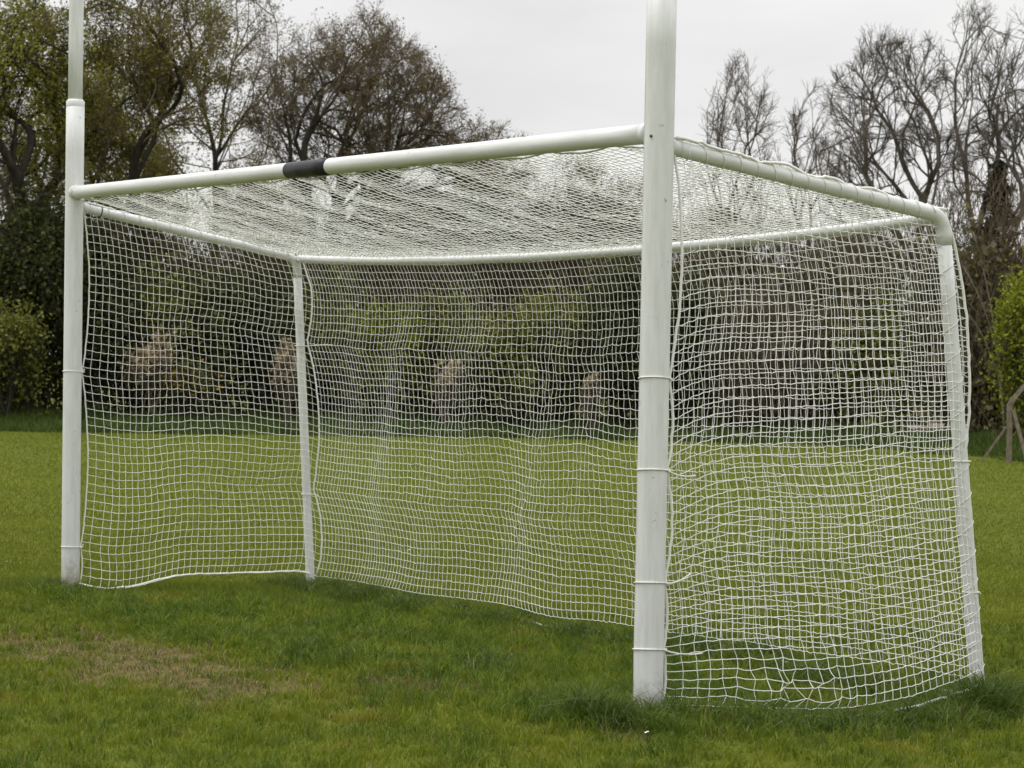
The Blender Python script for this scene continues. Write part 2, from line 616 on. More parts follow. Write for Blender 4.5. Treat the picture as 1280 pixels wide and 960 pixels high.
def build_grass():
    rg = np.random.default_rng(11)
    # near turf
    x, y, d, u = sample_view(6.3, 14.5, lambda s: np.where(s < 11, 6200, 6200 * (11 / s) ** 1.6), rg)
    r = rough_amount(x, y)
    br = bare(x, y)
    keep = rg.uniform(0, 1, len(x)) > br * 0.62
    x, y, d, r, br = x[keep], y[keep], d[keep], r[keep], br[keep]
    h = 0.034 + 0.016 * wnoise(x, y, 0.35, 0) + 0.012 * wnoise(x, y, 0.14, 2) + 0.036 * r * (0.8 + .5 * wnoise(x, y, 0.3, 1))
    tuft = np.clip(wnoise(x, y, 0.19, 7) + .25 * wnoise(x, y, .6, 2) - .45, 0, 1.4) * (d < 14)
    h = h + 0.034 * tuft
    h = np.clip(h, 0.015, 0.2) * rg.uniform(0.6, 1.35, len(x)) * (1 - 0.45 * br)
    lean = rg.uniform(0.1, 1.1, len(x)) * (1 + .5 * br + .4 * tuft)
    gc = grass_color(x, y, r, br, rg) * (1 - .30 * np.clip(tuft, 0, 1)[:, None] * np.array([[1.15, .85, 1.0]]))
    w = 0.0042 * rg.uniform(0.7, 1.4, len(x)) * np.clip(d / 9, .9, 1.6)
    o = blades(x, y, h, w, lean, gc, 2, 'grass', rg)
    tag(o, 'short worn green turf in the foreground and goalmouth', 'grass', kind='stuff')
    # long tussocks at the posts and along the net foot
    xs, ys, hs = [], [], []
    for (tx, ty, th, tr) in TUSSOCKS:
        n = int(2300 * tr * (th / .12))
        xs.append(tx + rg.normal(0, tr * .55, n))
        ys.append(ty + rg.normal(0, tr * .55, n))
        rr = np.hypot(xs[-1] - tx, ys[-1] - ty) / tr
        hs.append(th * np.exp(-rr ** 2 * .7) * rg.uniform(.5, 1.25, n))
    # strip of long blades along the rear foot and right side foot of the net
    for (a, b, n, hh, sp) in (((0, 1.78), (6.5, 1.88), 5200, .085, .13), ((6.62, -.15), (6.98, 1.0), 2200, .10, .12), ((6.98, 1.0), (6.7, 2.0), 1700, .10, .12), ((-.2, -.1), (6.4, -.2), 2600, .07, .15)):
        t = rg.uniform(0, 1, n)
        xs.append(a[0] + (b[0] - a[0]) * t + rg.normal(0, sp, n))
        ys.append(a[1] + (b[1] - a[1]) * t + rg.normal(0, sp, n))
        hs.append(hh * rg.uniform(.5, 1.4, n) * (1 + .4 * wnoise(xs[-1], ys[-1], .5, 2)))
    x, y, h = np.concatenate(xs), np.concatenate(ys), np.concatenate(hs)
    h = np.clip(h, .03, .4)
    t = np.clip(.4 + .3 * wnoise(x, y, .3, 3) + rg.normal(0, .25, len(x)), 0, 1)
    c = lerp((0.045, 0.082, 0.011), (0.115, 0.160, 0.017), t)
    dry = rg.uniform(0, 1, len(x)) < .05
    c[dry] = (0.22, 0.19, 0.10)
    o = blades(x, y, h, 0.005 * rg.uniform(.7, 1.3, len(x)), rg.uniform(.4, 1.7, len(x)), c, 2, 'long_grass', rg)
    tag(o, 'long dark uncut grass in tussocks at the post feet', 'grass', kind='stuff')
    # mown field behind
    x, y, d, u = sample_view(14.5, 50, lambda s: 3900 * (14.5 / s) ** 2.7, rg, .27, 1.5)
    k = d < edge_depth(u) + .2
    x, y, d, u = x[k], y[k], d[k], u[k]
    r = rough_amount(x, y)
    h = (0.030 + 0.035 * r) * rg.uniform(.6, 1.4, len(x))
    w = 0.0055 * d / 14.5 * rg.uniform(.7, 1.4, len(x))
    lane = np.sin(d * 2.1 + u * .12 + .6 * wnoise(x, y, 6, 1)) * .5 + wnoise(d * .35, u * .05, 1.0, 2) * .5
    t = np.clip(.5 + .24 * lane + .16 * wnoise(x, y, 2.5, 4) + rg.normal(0, .22, len(x)), 0, 1)
    c = lerp((0.098, 0.127, 0.009), (0.162, 0.180, 0.012), t)
    c = c * (1 - .5 * r[:, None]) + np.array([[.08, .13, .012]]) * .5 * r[:, None]
    o = blades(x, y, h, w, rg.uniform(.1, 1.1, len(x)), c, 1, 'mown_grass', rg)
    tag(o, 'mown yellow-green playing field behind the goal', 'grass', kind='stuff')
    # bank of long grass at the foot of the hedge
    n = 60000
    u = rg.uniform(-15.5, 15.5, n)
    d = edge_depth(u) + rg.uniform(-.1, 3.6, n)
    x = CAM[0] + H_FW[0] * d + H_RT[0] * u
    y = CAM[1] + H_FW[1] * d + H_RT[1] * u
    h = .19 * rg.uniform(.5, 1.4, n) * (1 + .4 * wnoise(x, y, 1.5, 5))
    t = np.clip(.5 + .3 * wnoise(x, y, 2, 6) + rg.normal(0, .25, n), 0, 1)
    c = lerp((0.045, 0.075, 0.014), (0.09, 0.130, 0.022), t)
    o = blades(x, y, np.clip(h, .05, .5), 0.022 * rg.uniform(.7, 1.3, n), rg.uniform(.2, 1.2, n), c, 1, 'bank_grass', rg)
    tag(o, 'long dark green grass on the low bank under the hedge', 'grass', kind='stuff')


build_grass()


# ------------------------------------------------------------------ goal frame
goal = tag(empty('goal', (W / 2, 0.9, 0)), 'white tubular steel goal with tall uprights, crossbar and net box frame', 'goal')


def tube_part(name, pts, r, mat, parent, sides=24):
    mb = MB()
    mb.tube(pts, r, sides)
    return mb.build(name, mat, parent)


def lin(a, b, n=2):
    a, b = np.asarray(a, float), np.asarray(b, float)
    return a + (b - a) * np.linspace(0, 1, n)[:, None]


for (px0, px1, zc, jr) in ((LX0, 0.0, HL, .0620), (W, W, HR, .0655)):
    zj = 3.20
    p0 = np.array([px0, 0, -0.4])
    p1 = np.array([px1, 0, zj])
    post = tube_part('post', lin(p0, p1, 12), jr, PAINT2, goal, 32)
    up = tube_part('upright', lin((px1, 0, zj - .1), (px1 - (px0 - px1) * .9, 0, 6.9), 8), .0495, PAINT, goal, 28)
    mb = MB()
    mb.tube(np.array([(px1, 0, zj - .035), (px1, 0, zj - .03), (px1, 0, zj + .004), (px1, 0, zj + .018)]), [jr, jr + .0008, jr + .0006, .0505], 32)
    mb.build('collar', PAINT, post)
    # weld seam down the post
    sa = -2.0 if px0 > 1 else -2.3
    mb = MB()
    sx, sy = math.cos(sa) * jr, math.sin(sa) * jr
    mb.tube(lin((px0 + sx, sy, -.1), (px1 + sx, sy, zj - .05), 12), .0022, 5)
    mb.build('weld_seam', PAINT2, post)
    # saddle plates where crossbar meets the post
    sgn = 1 if px1 < 1 else -1
    mb = MB()
    mb.tube(lin((px1 + sgn * .045, -.01, zc), (px1 + sgn * .085, -.01, zc), 2), .050, 24)
    mb.build('saddle', PAINT2, goal)

cb = tube_part('crossbar', lin((0.02, -.01, HL), (W - .02, -.01, HR), 24), .0445, PAINT_X, goal, 28)


def cb_at(x):
    return np.array([x, -.01, HL + (HR - HL) * x / W])


mb = MB()
mb.tube(lin(cb_at(3.13), cb_at(3.60), 4), .0462, 28)
mb.build('tape_band', TAPE, cb)
for bx in (0.085, W - .16):
    mb = MB()
    c = cb_at(bx)
    dirn = np.array([0.55, -.83, 0.05]) if bx < 1 else np.array([.62, -.78, .1])
    dirn /= np.linalg.norm(dirn)
    mb.tube(lin(c + dirn * .040, c + dirn * .051, 2), .0075, 6)
    mb.build('bolt', STEEL, cb)
mb = MB()
c = np.array([W, 0, HR - .02])
dirn = np.array([.35, -.93, 0])
mb.tube(lin(c + dirn * .060, c + dirn * .071, 2), .007, 6)
mb.build('bolt', STEEL, goal)


def elbow(top, bot, front, r):
    """side bar running back from the front post and bending down into the rear post"""
    a = top - front
    a /= np.linalg.norm(a)
    b = bot - top
    b /= np.linalg.norm(b)
    R = .085
    p0, p2 = top - a * R, top + b * R
    t = np.linspace(0, 1, 9)[:, None]
    arc = p0 * (1 - t) ** 2 + 2 * top * t * (1 - t) + p2 * t ** 2
    return np.concatenate([lin(front, p0, 12)[:-1], arc, [top + b * .14]]), top + b * .13


SF_L = np.array([0.01, 0.05, HL - .095])
SF_R = np.array([W + .005, 0.05, HR - .055])
for (front, top, bot, r) in ((SF_L, RL_TOP, RL_BOT, .0325), (SF_R, RR_TOP, RR_BOT, .036)):
    path, st = elbow(top, bot, front, r)
    sb = tube_part('side_bar', path, r, PAINT_Y, goal, 24)
    b2 = bot + (bot - top) * .12
    rp = tube_part('rear_post', lin(st, b2, 10), r * .98, PAINT, goal, 24)
    # clip holding the bar to the post and a rivet band on the bar
    mb = MB()
    dv = (top - front) / np.linalg.norm(top - front)
    mb.tube(lin(front + dv * .0, front + dv * .05, 2), r + .004, 20)
    mb.build('end_socket', PAINT2, sb)
    if front[0] > 1:
        continue
    mb = MB()
    mb.tube(lin(front + dv * .14, front + dv * .148, 2), r + .0025, 20)
    mb.build('band', STEEL, sb)


def rear_bar_at(t):
    p = RL_TOP + (RR_TOP - RL_TOP) * t
    p = p.copy()
    p[2] -= 0.085 * (4 * t * (1 - t)) ** .9
    return p


rb_pts = np.array([rear_bar_at(t) for t in np.linspace(0.004, .996, 40)])
tube_part('rear_bar', rb_pts, .027, PAINT_X, goal, 20)

# ------------------------------------------------------------------ net
net = tag(empty('goal_net', (W / 2, 1.75, 0)), 'white knotted mesh net hung over the goal box frame', 'net')
TW = 0.0019
rn = np.random.default_rng(21)


def interp_curve(keys, t):
    keys = np.asarray(keys, float)
    return np.stack([np.interp(t, keys[:, 0], keys[:, k]) for k in range(1, keys.shape[1])], -1)


def scallop(v, ties, amp):
    """0 at the ties, bulging between them"""
    v = np.asarray(v, float)
    out = np.zeros_like(v)
    for a, b in zip(ties[:-1], ties[1:]):
        k = (v >= a) & (v <= b)
        s = (v[k] - a) / (b - a)
        out[k] = amp * min(1, (b - a) / .35) * np.sin(s * math.pi) ** .8
    return out


def coons(c_top, c_bot, c_l, c_r, nu, nv):
    """surface from four edge curves (functions of 0..1)"""
    u = np.linspace(0, 1, nu)
    v = np.linspace(0, 1, nv)
    T, B, L, R = c_top(u), c_bot(u), c_l(v), c_r(v)
    U = u[:, None, None]
    V = v[None, :, None]
    ruled_v = T[:, None] * (1 - V) + B[:, None] * V
    ruled_u = L[None] * (1 - U) + R[None] * U
    bil = (T[0] * (1 - U) + T[-1] * U) * (1 - V) + (B[0] * (1 - U) + B[-1] * U) * V
    return ruled_v + ruled_u - bil


def net_panel(name, P, sag=0.0028, axis_down=np.array([0, 0, -1.0]), r=TW):
    nu, nv = P.shape[:2]
    mb = MB()

    def strand(line, dip):
        n = len(line)
        mid = (line[1:] + line[:-1]) / 2 + axis_down * dip * rn.uniform(.4, 1.6, (n - 1, 1)) + rn.normal(0, .0011, (n - 1, 3))
        out = np.empty((2 * n - 1, 3))
        out[0::2] = line
        out[1::2] = mid
        mb.tube(out, r, 4, False)
    for j in range(nv):
        strand(P[:, j], sag)
    for i in range(nu):
        strand(P[i, :], 0.0)
    # knots
    k = P[1:-1, 1:-1].reshape(-1, 3)
    s = r * 1.75
    octv = np.array([(1, 0, 0), (0, 1, 0), (-1, 0, 0), (0, -1, 0), (0, 0, 1), (0, 0, -1)], float) * s
    octf = np.array([(0, 1, 4), (1, 2, 4), (2, 3, 4), (3, 0, 4), (1, 0, 5), (2, 1, 5), (3, 2, 5), (0, 3, 5)])
    v = (k[:, None] + octv[None]).reshape(-1, 3)
    f = (np.arange(len(k))[:, None, None] * 6 + octf[None]).reshape(-1, 3)
    mb.add(v, None, f)
    return mb.build(name, TWINE, net)


def window(U, V):
    return np.sin(np.pi * np.clip(U, 0, 1)) ** .5 * np.sin(np.pi * np.clip(V, 0, 1)) ** .5


# heights of the lashings on the two front posts
TIES_R = [1.42, 1.02, 0.53, 0.24]
TIES_L = [1.36, 0.165]


def front_edge(x0, x1, ztop, zbot, ties, amp, y0, drop=0.0):
    vt = [0.0] + [(ztop - z) / (ztop - zbot) for z in ties] + [1.0]

    def f(v):
        v = np.asarray(v, float)
        v = v + drop * np.sin(np.pi * v)
        z = ztop + (zbot - ztop) * v
        x = x1 + (x0 - x1) * v
        y = y0 + scallop(v, vt, amp)
        return np.stack([x, y, z], -1)
    return f


DROP = 0.10
FRONT_R = front_edge(W + .02, W + .02, HR - .06, -.0, TIES_R, .062, .062, DROP)
FRONT_L = front_edge(LX0 + .02, .02, HL - .10, -.085, TIES_L, .05, .06)


def seam(top, bot, out, ties, amp, lo=.12):
    def f(v):
        v = np.asarray(v, float)
        p = top + (bot - top) * v[:, None]
        p = p + np.asarray(out) * np.minimum(1, .35 + v * 6)[:, None]
        s = scallop(v, ties, 1.0) * np.interp(v, [0, ties[1], ties[1] + .01, 1], [1, 1, lo, lo])
        return p + np.asarray(amp)[None] * s[:, None]
    return f


SEAM_R = seam(RR_TOP + (0, 0, .03), RR_BOT + (0, 0, .03), (-.012, .040, 0), [0, .52, .80, 1], (0.02, .060, 0))
SEAM_L = seam(RL_TOP + (0, 0, .03), RL_BOT + (0, 0, .04), (.02, .04, 0), [0, .27, .73, 1], (0.045, .05, 0), 1.0)


def top_side(front, back):
    def f(u):
        u = np.asarray(u, float)
        p = front + (back - front) * u[:, None]
        p[:, 2] += .033 + .004 * np.sin(u * 21)
        return p
    return f


# right side panel
def bot_right(u):
    u = np.asarray(u, float)
    a, b = FRONT_R(np.array([1.0]))[0], SEAM_R(np.array([1.0]))[0]
    p = a + (b - a) * u[:, None]
    bow = np.sin(np.pi * np.clip(u, 0, 1)) ** .7
    p[:, 0] += .37 * bow
    p[:, 1] -= .04 * bow
    p[:, 2] = ground_h(p[:, 0], p[:, 1]) + .035 + .06 * np.interp(u, [0, .4, .6, .8, .93, 1], [0, 0, .35, .9, 1, 0])
    return p


SIDE_TOP_R = top_side(SF_R + (.02, .02, 0), SEAM_R(np.array([0.0]))[0] - (0, 0, .04))
nu, nv = 38, 49
P = coons(SIDE_TOP_R, bot_right, FRONT_R, SEAM_R, nu, nv)
U, V = np.meshgrid(np.linspace(0, 1, nu), np.linspace(0, 1, nv), indexing='ij')
win = window(U, V)
P[..., 0] += win * (-.05 * np.sin(np.pi * V) * (1 - V) + .010 * wnoise(U * 1.7, V * 2.4, 1.1, 0))
P[..., 1] += win * .009 * wnoise(U * 1.7, V * 2.4, .55, 1)
P[..., 2] += win * (.010 * wnoise(U * 1.7, V * 2.4, .9, 2) - .03 * np.sin(np.pi * U))
P[..., 2] += 2.43 * DROP * np.sin(np.pi * V) * ((1 - U) - np.exp(-U / .20) + np.exp(-1 / .20))
P += rn.normal(0, .0024, P.shape) * win[..., None]
SIDE_R_P = P
crump = np.exp(-((U - .26) / .15) ** 2) * np.clip((V - .84) / .12, 0, 1) * (V < .995)
P += rn.normal(0, 1, P.shape) * crump[..., None] * np.array([.014, .016, .010])
P[..., 0] += crump * (.04 * np.sin(U * 40) + .05)
P[..., 2] = np.maximum(P[..., 2], ground_h(P[..., 0], P[..., 1]) + .02)
net_panel('side_panel', P)


# left side panel
def bot_left(u):
    u = np.asarray(u, float)
    a, b = FRONT_L(np.array([1.0]))[0], SEAM_L(np.array([1.0]))[0]
    p = a + (b - a) * u[:, None]
    p[:, 0] += .25 * np.exp(-((u - .14) / .16) ** 2) * np.clip(u / .06, 0, 1)
    p[:, 1] -= .08 * np.exp(-((u - .14) / .16) ** 2)
    lift = np.interp(u, [0, .1, .25, .42, .7, .93, 1], [0.01, .0, .02, .055, .075, .07, .03])
    p[:, 2] = ground_h(p[:, 0], p[:, 1]) + .04 + lift
    return p


SIDE_TOP_L = top_side(SF_L + (0, .02, 0), SEAM_L(np.array([0.0]))[0] - (0, 0, .04))
nu, nv = 38, 46
P = coons(SIDE_TOP_L, bot_left, FRONT_L, SEAM_L, nu, nv)
U, V = np.meshgrid(np.linspace(0, 1, nu), np.linspace(0, 1, nv), indexing='ij')
win = window(U, V)
P[..., 0] += win * (.02 * wnoise(U * 1.7, V * 2.4, .9, 3))
P[..., 1] += win * .010 * wnoise(U * 1.7, V * 2.4, .8, 4)
P[..., 2] += win * (.014 * wnoise(U * 1.7, V * 2.4, .8, 5) + .03 * np.sin(np.pi * V) * (U - .5))
P += rn.normal(0, .0028, P.shape) * win[..., None]
net_panel('side_panel', P)


# rear panel
def rear_top(u):
    u = np.asarray(u, float)
    p = np.array([rear_bar_at(t) for t in u])
    p[:, 2] += .028
    p[:, 1] += .012
    p[0], p[-1] = SEAM_L(np.array([0.0]))[0], SEAM_R(np.array([0.0]))[0]
    return p


def rear_bot(u):
    u = np.asarray(u, float)
    a, b = SEAM_L(np.array([1.0]))[0], SEAM_R(np.array([1.0]))[0]
    p = a + (b - a) * u[:, None]
    p[:, 1] += np.sin(np.pi * u) * -.06 + .03 * np.sin(u * 23)
    p[:, 2] = ground_h(p[:, 0], p[:, 1]) + .03
    return p


nu, nv = 139, 45
P = coons(rear_top, rear_bot, SEAM_L, SEAM_R, nu, nv)
U, V = np.meshgrid(np.linspace(0, 1, nu), np.linspace(0, 1, nv), indexing='ij')
win = window(U, V)
X_, Z_ = U * 6.5, V * 2.3
fold = wnoise(X_ * 1.0 + Z_ * .33, Z_ * .12, .75, 6)
P[..., 1] += win * (.018 * fold + .03 * wnoise(X_, Z_, 1.6, 0))
P[..., 0] += win * (.013 * wnoise(X_ + Z_ * .3, Z_ * .2, .55, 7) * (.3 + V) - .055 * V * np.sin(np.pi * U))
P[..., 2] += win * (.012 * wnoise(X_, Z_, .9, 1) - .03 * np.sin(np.pi * V) * (.6 + .4 * wnoise(X_, Z_ * 0, 2.2, 2)))
P += rn.normal(0, .0032, P.shape) * win[..., None]
net_panel('rear_panel', P, .004)


# top panel
def top_front(u):
    u = np.asarray(u, float)
    p = np.array([cb_at(.05 + (W - .07) * t) for t in u])
    p[:, 1] += .045
    p[:, 2] -= .03 + .02 * np.abs(np.sin(u * 40))
    p[0], p[-1] = SIDE_TOP_L(np.array([0.0]))[0], SIDE_TOP_R(np.array([0.0]))[0]
    return p


nu, nv = 139, 37
P = coons(top_front, rear_top, SIDE_TOP_L, SIDE_TOP_R, nu, nv)
U, V = np.meshgrid(np.linspace(0, 1, nu), np.linspace(0, 1, nv), indexing='ij')
win = window(U, V)
P[..., 2] += win * (-.030 + .014 * wnoise(U * 6.5, V * 1.7, 1.5, 3))
P[..., 0] += win * .012 * wnoise(U * 6.5, V * 1.7, 1.5, 4)
P[..., 1] += win * .012 * wnoise(U * 6.5, V * 1.7, .8, 5)
P += rn.normal(0, .0022, P.shape) * win[..., None]
net_panel('top_panel', P, .003, r=.0020)


# border ropes
def rope(name, f, n, r, wob=.003):
    p = f(np.linspace(0, 1, n))
    p = p + rn.normal(0, wob, p.shape)
    mb = MB()
    mb.tube(p, r, 6)
    mb.build(name, ROPE, net)


rope('border_rope', FRONT_R, 60, .0062, .0015)
rope('border_rope', FRONT_L, 60, .0058, .0015)
rope('border_rope', SEAM_R, 50, .0068, .002)
rope('border_rope', SEAM_L, 50, .0066, .002)
rope('border_rope', bot_right, 40, .0065, .002)
rope('border_rope', bot_left, 40, .0068, .002)
rope('border_rope', rear_bot, 80, .005, .003)
rope('border_rope', top_front, 120, .0042, .002)


def side_rope_r(u):
    p = SIDE_TOP_R(u)
    p[:, 2] += .004 + .010 * np.sin(u * 37) * np.sin(np.pi * u)
    p[:, 0] += .012
    return p


def side_rope_l(u):
    p = SIDE_TOP_L(u)
    p[:, 2] += .003
    return p


rope('border_rope', side_rope_r, 60, .0075, .002)
rope('border_rope', side_rope_l, 50, .006, .002)

# lacing that winds round the bars and rear posts
mb = MB()


def lacing(mb, f, r, turns, rr, phase=0.0, off=0.0):
    t = np.linspace(0, 1, turns * 8 + 1)
    c = f(t)
    tan = np.gradient(c, axis=0)
    tan /= np.linalg.norm(tan, axis=1, keepdims=True)
    ref = np.array([0, 0, 1.0]) if abs(tan[0, 2]) < .8 else np.array([1.0, 0, 0])
    a = np.cross(tan, ref)
    a /= np.linalg.norm(a, axis=1, keepdims=True)
    b = np.cross(tan, a)
    th = t * turns * 6.283 + phase
    R = (r + rr * .8)
    p = c + (a * np.cos(th)[:, None] + b * np.sin(th)[:, None]) * R
    mb.tube(p, rr, 4)


lacing(mb, lambda t: SF_R + (RR_TOP - SF_R) * (.05 + .9 * t)[:, None], .0385, 15, .0026)
mb.build('lacing', ROPE, net)
mb = MB()
lacing(mb, lambda t: SF_L + (RL_TOP - SF_L) * (.05 + .9 * t)[:, None], .036, 13, .0024)
mb.build('lacing', ROPE, net)
mb = MB()
lacing(mb, lambda t: np.array([rear_bar_at(s) for s in (.01 + .98 * t)]), .030, 60, .0022)
mb.build('lacing', ROPE, net)
mb = MB()
lacing(mb, lambda t: RR_TOP + (RR_BOT - RR_TOP) * (.06 + .92 * t)[:, None], .037, 15, .0024)
mb.build('lacing', ROPE, net)
mb = MB()
lacing(mb, lambda t: np.array([cb_at(.12 + (W - .3) * s) for s in t]) , .0445, 4, .0012)


def ring_tie(x, z, r, tail=None, tilt=0.0, rear=None):
    mb = MB()
    th = np.linspace(0, 2 * math.pi, 29)
    R = r + .0035
    p = np.stack([x + np.cos(th) * R, np.sin(th) * R, z + tilt * np.cos(th + .6) * R], 1)
    # the lashing runs back to the net's edge rope
    mb.tube(p, .0032, 6)
    mb.tube(np.array([(x + R * .6, R * .8, z), (x + .02, R + .012, z - .002)]), .005, 6)
    if tail is not None:
        s = np.linspace(0, 1, 7)[:, None]
        a = np.array([x + R * .75, R * .66, z])
        b = a + np.asarray(tail)
        q = a + (b - a) * s
        q[:, 2] -= .012 * (s[:, 0] * (1 - s[:, 0])) * 4
        mb.tube(q, .0038, 6)
    mb.build('lashing', ROPE, net)


tails = {1.42: None, 1.02: (.03, .13, -.02), .53: (.02, .12, .04), .24: (.03, .19, -.02)}
for z in TIES_R:
    ring_tie(W, z, .0655, tails[z], .12)
for z in TIES_L:
    ring_tie(LX0 * (1 - z / HL), z, .062, (.01, .02, .02), .05)
# lashings on the rear posts
for (top, bot, fr, tl) in ((RL_TOP, RL_BOT, .27, (.30, .05, .01)), (RL_TOP, RL_BOT, .73, (.04, .03, -.01)), (RR_TOP, RR_BOT, .52, (.0, .012, .0)), (RR_TOP, RR_BOT, .80, (.0, .012, -.01))):
    c = top + (bot - top) * fr
    mb = MB()
    th = np.linspace(0, 2 * math.pi, 21)
    p = np.stack([c[0] + np.cos(th) * .039, c[1] + np.sin(th) * .039, c[2] + 0 * th], 1)
    mb.tube(p, .0036, 6)
    mb.tube(lin(c + (.02, .036, 0), c + (.02, .036, 0) + np.asarray(tl), 4), .0036, 6)
    mb.build('lashing', ROPE, net)


# ------------------------------------------------------------------ trees
def colonize(rg, trunk, attr, step=.24, di=1.6, dk=.42, iters=140, up=.08, wig=.18, smooth=3):
    pos = [np.asarray(p, float) for p in trunk]
    par = [-1] + list(range(len(trunk) - 1))
    A = np.asarray(attr, float)
    best = np.full(len(A), 1e9)
    bi = np.zeros(len(A), int)
    alive = np.ones(len(A), bool)

    def update(i0):
        nonlocal best, bi
        new = np.array(pos[i0:])
        d = np.linalg.norm(A[:, None] - new[None], axis=2)
        j = d.argmin(1)
        dm = d[np.arange(len(A)), j]
        k = dm < best
        best[k] = dm[k]
        bi[k] = i0 + j[k]
    update(0)
    kids = {}
    for it in range(iters):
        reach = di if it > 6 else 99
        act = alive & (best < reach)
        if not act.any():
            break
        P_ = np.array(pos)
        d = A[act] - P_[bi[act]]
        d /= np.linalg.norm(d, axis=1, keepdims=True) + 1e-9
        acc = np.zeros((len(pos), 3))
        np.add.at(acc, bi[act], d)
        ids = np.unique(bi[act])
        i0 = len(pos)
        for i in ids:
            g = acc[i]
            ln = np.linalg.norm(g)
            if ln < 1e-6:
                continue
            g = g / ln + rg.normal(0, wig, 3) + np.array([0, 0, up])
            g /= np.linalg.norm(g)
            np_ = pos[i] + g * step
            if any(np.linalg.norm(np_ - q) < step * .35 for q in kids.get(i, [])):
                continue
            if len(kids.get(i, [])) >= 3:
                continue
            kids.setdefault(i, []).append(np_)
            pos.append(np_)
            par.append(int(i))
        if len(pos) == i0:
            break
        update(i0)
        alive &= best > dk
    P_, Q = np.array(pos), np.array(par)
    for _ in range(smooth):
        acc, cnt = P_.copy(), np.ones(len(P_))
        acc[1:] += P_[Q[1:]]
        cnt[1:] += 1
        np.add.at(acc, Q[1:], P_[1:])
        np.add.at(cnt, Q[1:], 1)
        new = acc / cnt[:, None]
        leafless = np.ones(len(P_), bool)
        leafless[Q[1:]] = False
        new[leafless] = P_[leafless]
        new[0] = P_[0]
        P_ = .35 * P_ + .65 * new
    return P_, Q


def fork_tree(rg, trunk, crown, limbs=4, tilt=(20, 55), L0=1.1, ratio=.83, levels=8, seg=.2, crook=.10, lift=.05, side=.5, budget=6500, vox=.3, cap=2, keep=.93):
    """limbs that fork again and again, kept inside the crown's lobes"""
    pos = [np.asarray(p, float) for p in trunk]
    par = [-1] + list(range(len(trunk) - 1))

    def inside(p):
        for (c, r, s_) in crown:
            q = (p - np.asarray(c)) / np.asarray(r)
            if q @ q < 1.0 + .12 * math.sin(p[0] * 4 + p[2] * 3):
                return True
        return False
    occ = {}

    def turn(d, ang, az=None):
        a = np.cross(d, rg.normal(size=3))
        a /= np.linalg.norm(a) + 1e-9
        v = d * math.cos(ang) + a * math.sin(ang)
        return v / np.linalg.norm(v)
    queue = []
    top = len(pos) - 1
    a0 = rg.uniform(0, 6.28)
    for k in range(limbs):
        az = a0 + k * 6.283 / limbs + rg.normal(0, .35)
        tl = math.radians(rg.uniform(*tilt)) if k else math.radians(rg.uniform(3, 14))
        d = np.array([math.cos(az) * math.sin(tl), math.sin(az) * math.sin(tl), math.cos(tl)])
        i0 = top if k < 3 else max(0, top - int(rg.integers(1, 5)))
        queue.append((i0, d, L0 * rg.uniform(.85, 1.2), 0))
    while queue and len(pos) < budget:
        i, d, L, lev = queue.pop(0)
        n = max(2, int(round(L / seg)))
        entered = inside(pos[i])
        last = (int(pos[i][0] // vox), int(pos[i][1] // vox), int(pos[i][2] // vox))
        bend = rg.normal(0, crook, 3)
        alive = True
        for k in range(n):
            bend = bend * .8 + rg.normal(0, crook * .6, 3)
            d = d + bend * .5 + np.array([0, 0, lift * (.4 + .12 * lev)])
            d /= np.linalg.norm(d)
            q = pos[i] + d * (L / n)
            ok = inside(q)
            if not ok and (entered or lev >= 2) and rg.uniform() < keep:
                alive = False
                break
            if q[2] < 1.6:
                alive = False
                break
            entered = entered or ok
            key = (int(q[0] // vox), int(q[1] // vox), int(q[2] // vox))
            if lev > 1 and key != last:
                if occ.get(key, 0) >= cap:
                    alive = False
                    break
            if key != last:
                occ[key] = occ.get(key, 0) + 1
            last = key
            pos.append(q)
            par.append(i)
            i = len(pos) - 1
            if lev < levels - 1 and k < n - 1 and rg.uniform() < side * (.5 if lev == 0 else 1):
                queue.append((i, turn(d, math.radians(rg.uniform(32, 62))), L * rg.uniform(.4, .75), lev + 2))
        if alive and lev < levels:
            m = 2 if rg.uniform() < .85 else 3
            for k in range(m):
                ang = math.radians(rg.uniform(8, 22) if k == 0 else rg.uniform(22, 46))
                queue.append((i, turn(d, ang), L * ratio * rg.uniform(.8, 1.15), lev + 1))
    return np.array(pos), np.array(par)


def radii(pos, par, tip=.006, n=2.3, rmax=None):
    m = len(pos)
    acc = np.zeros(m)
    nk = np.zeros(m, int)
    for i in range(1, m):
        nk[par[i]] += 1
    r = np.zeros(m)
    for i in range(m - 1, -1, -1):
        r[i] = max(acc[i], tip ** n) ** (1 / n)
        if par[i] >= 0:
            acc[par[i]] += r[i] ** n
    if rmax:
        k = rmax / r[0]
        if k < 1:
            big = r > tip * 2
            r[big] = tip * 2 + (r[big] - tip * 2) * (rmax - tip * 2) / (r[0] - tip * 2)
    return r, nk


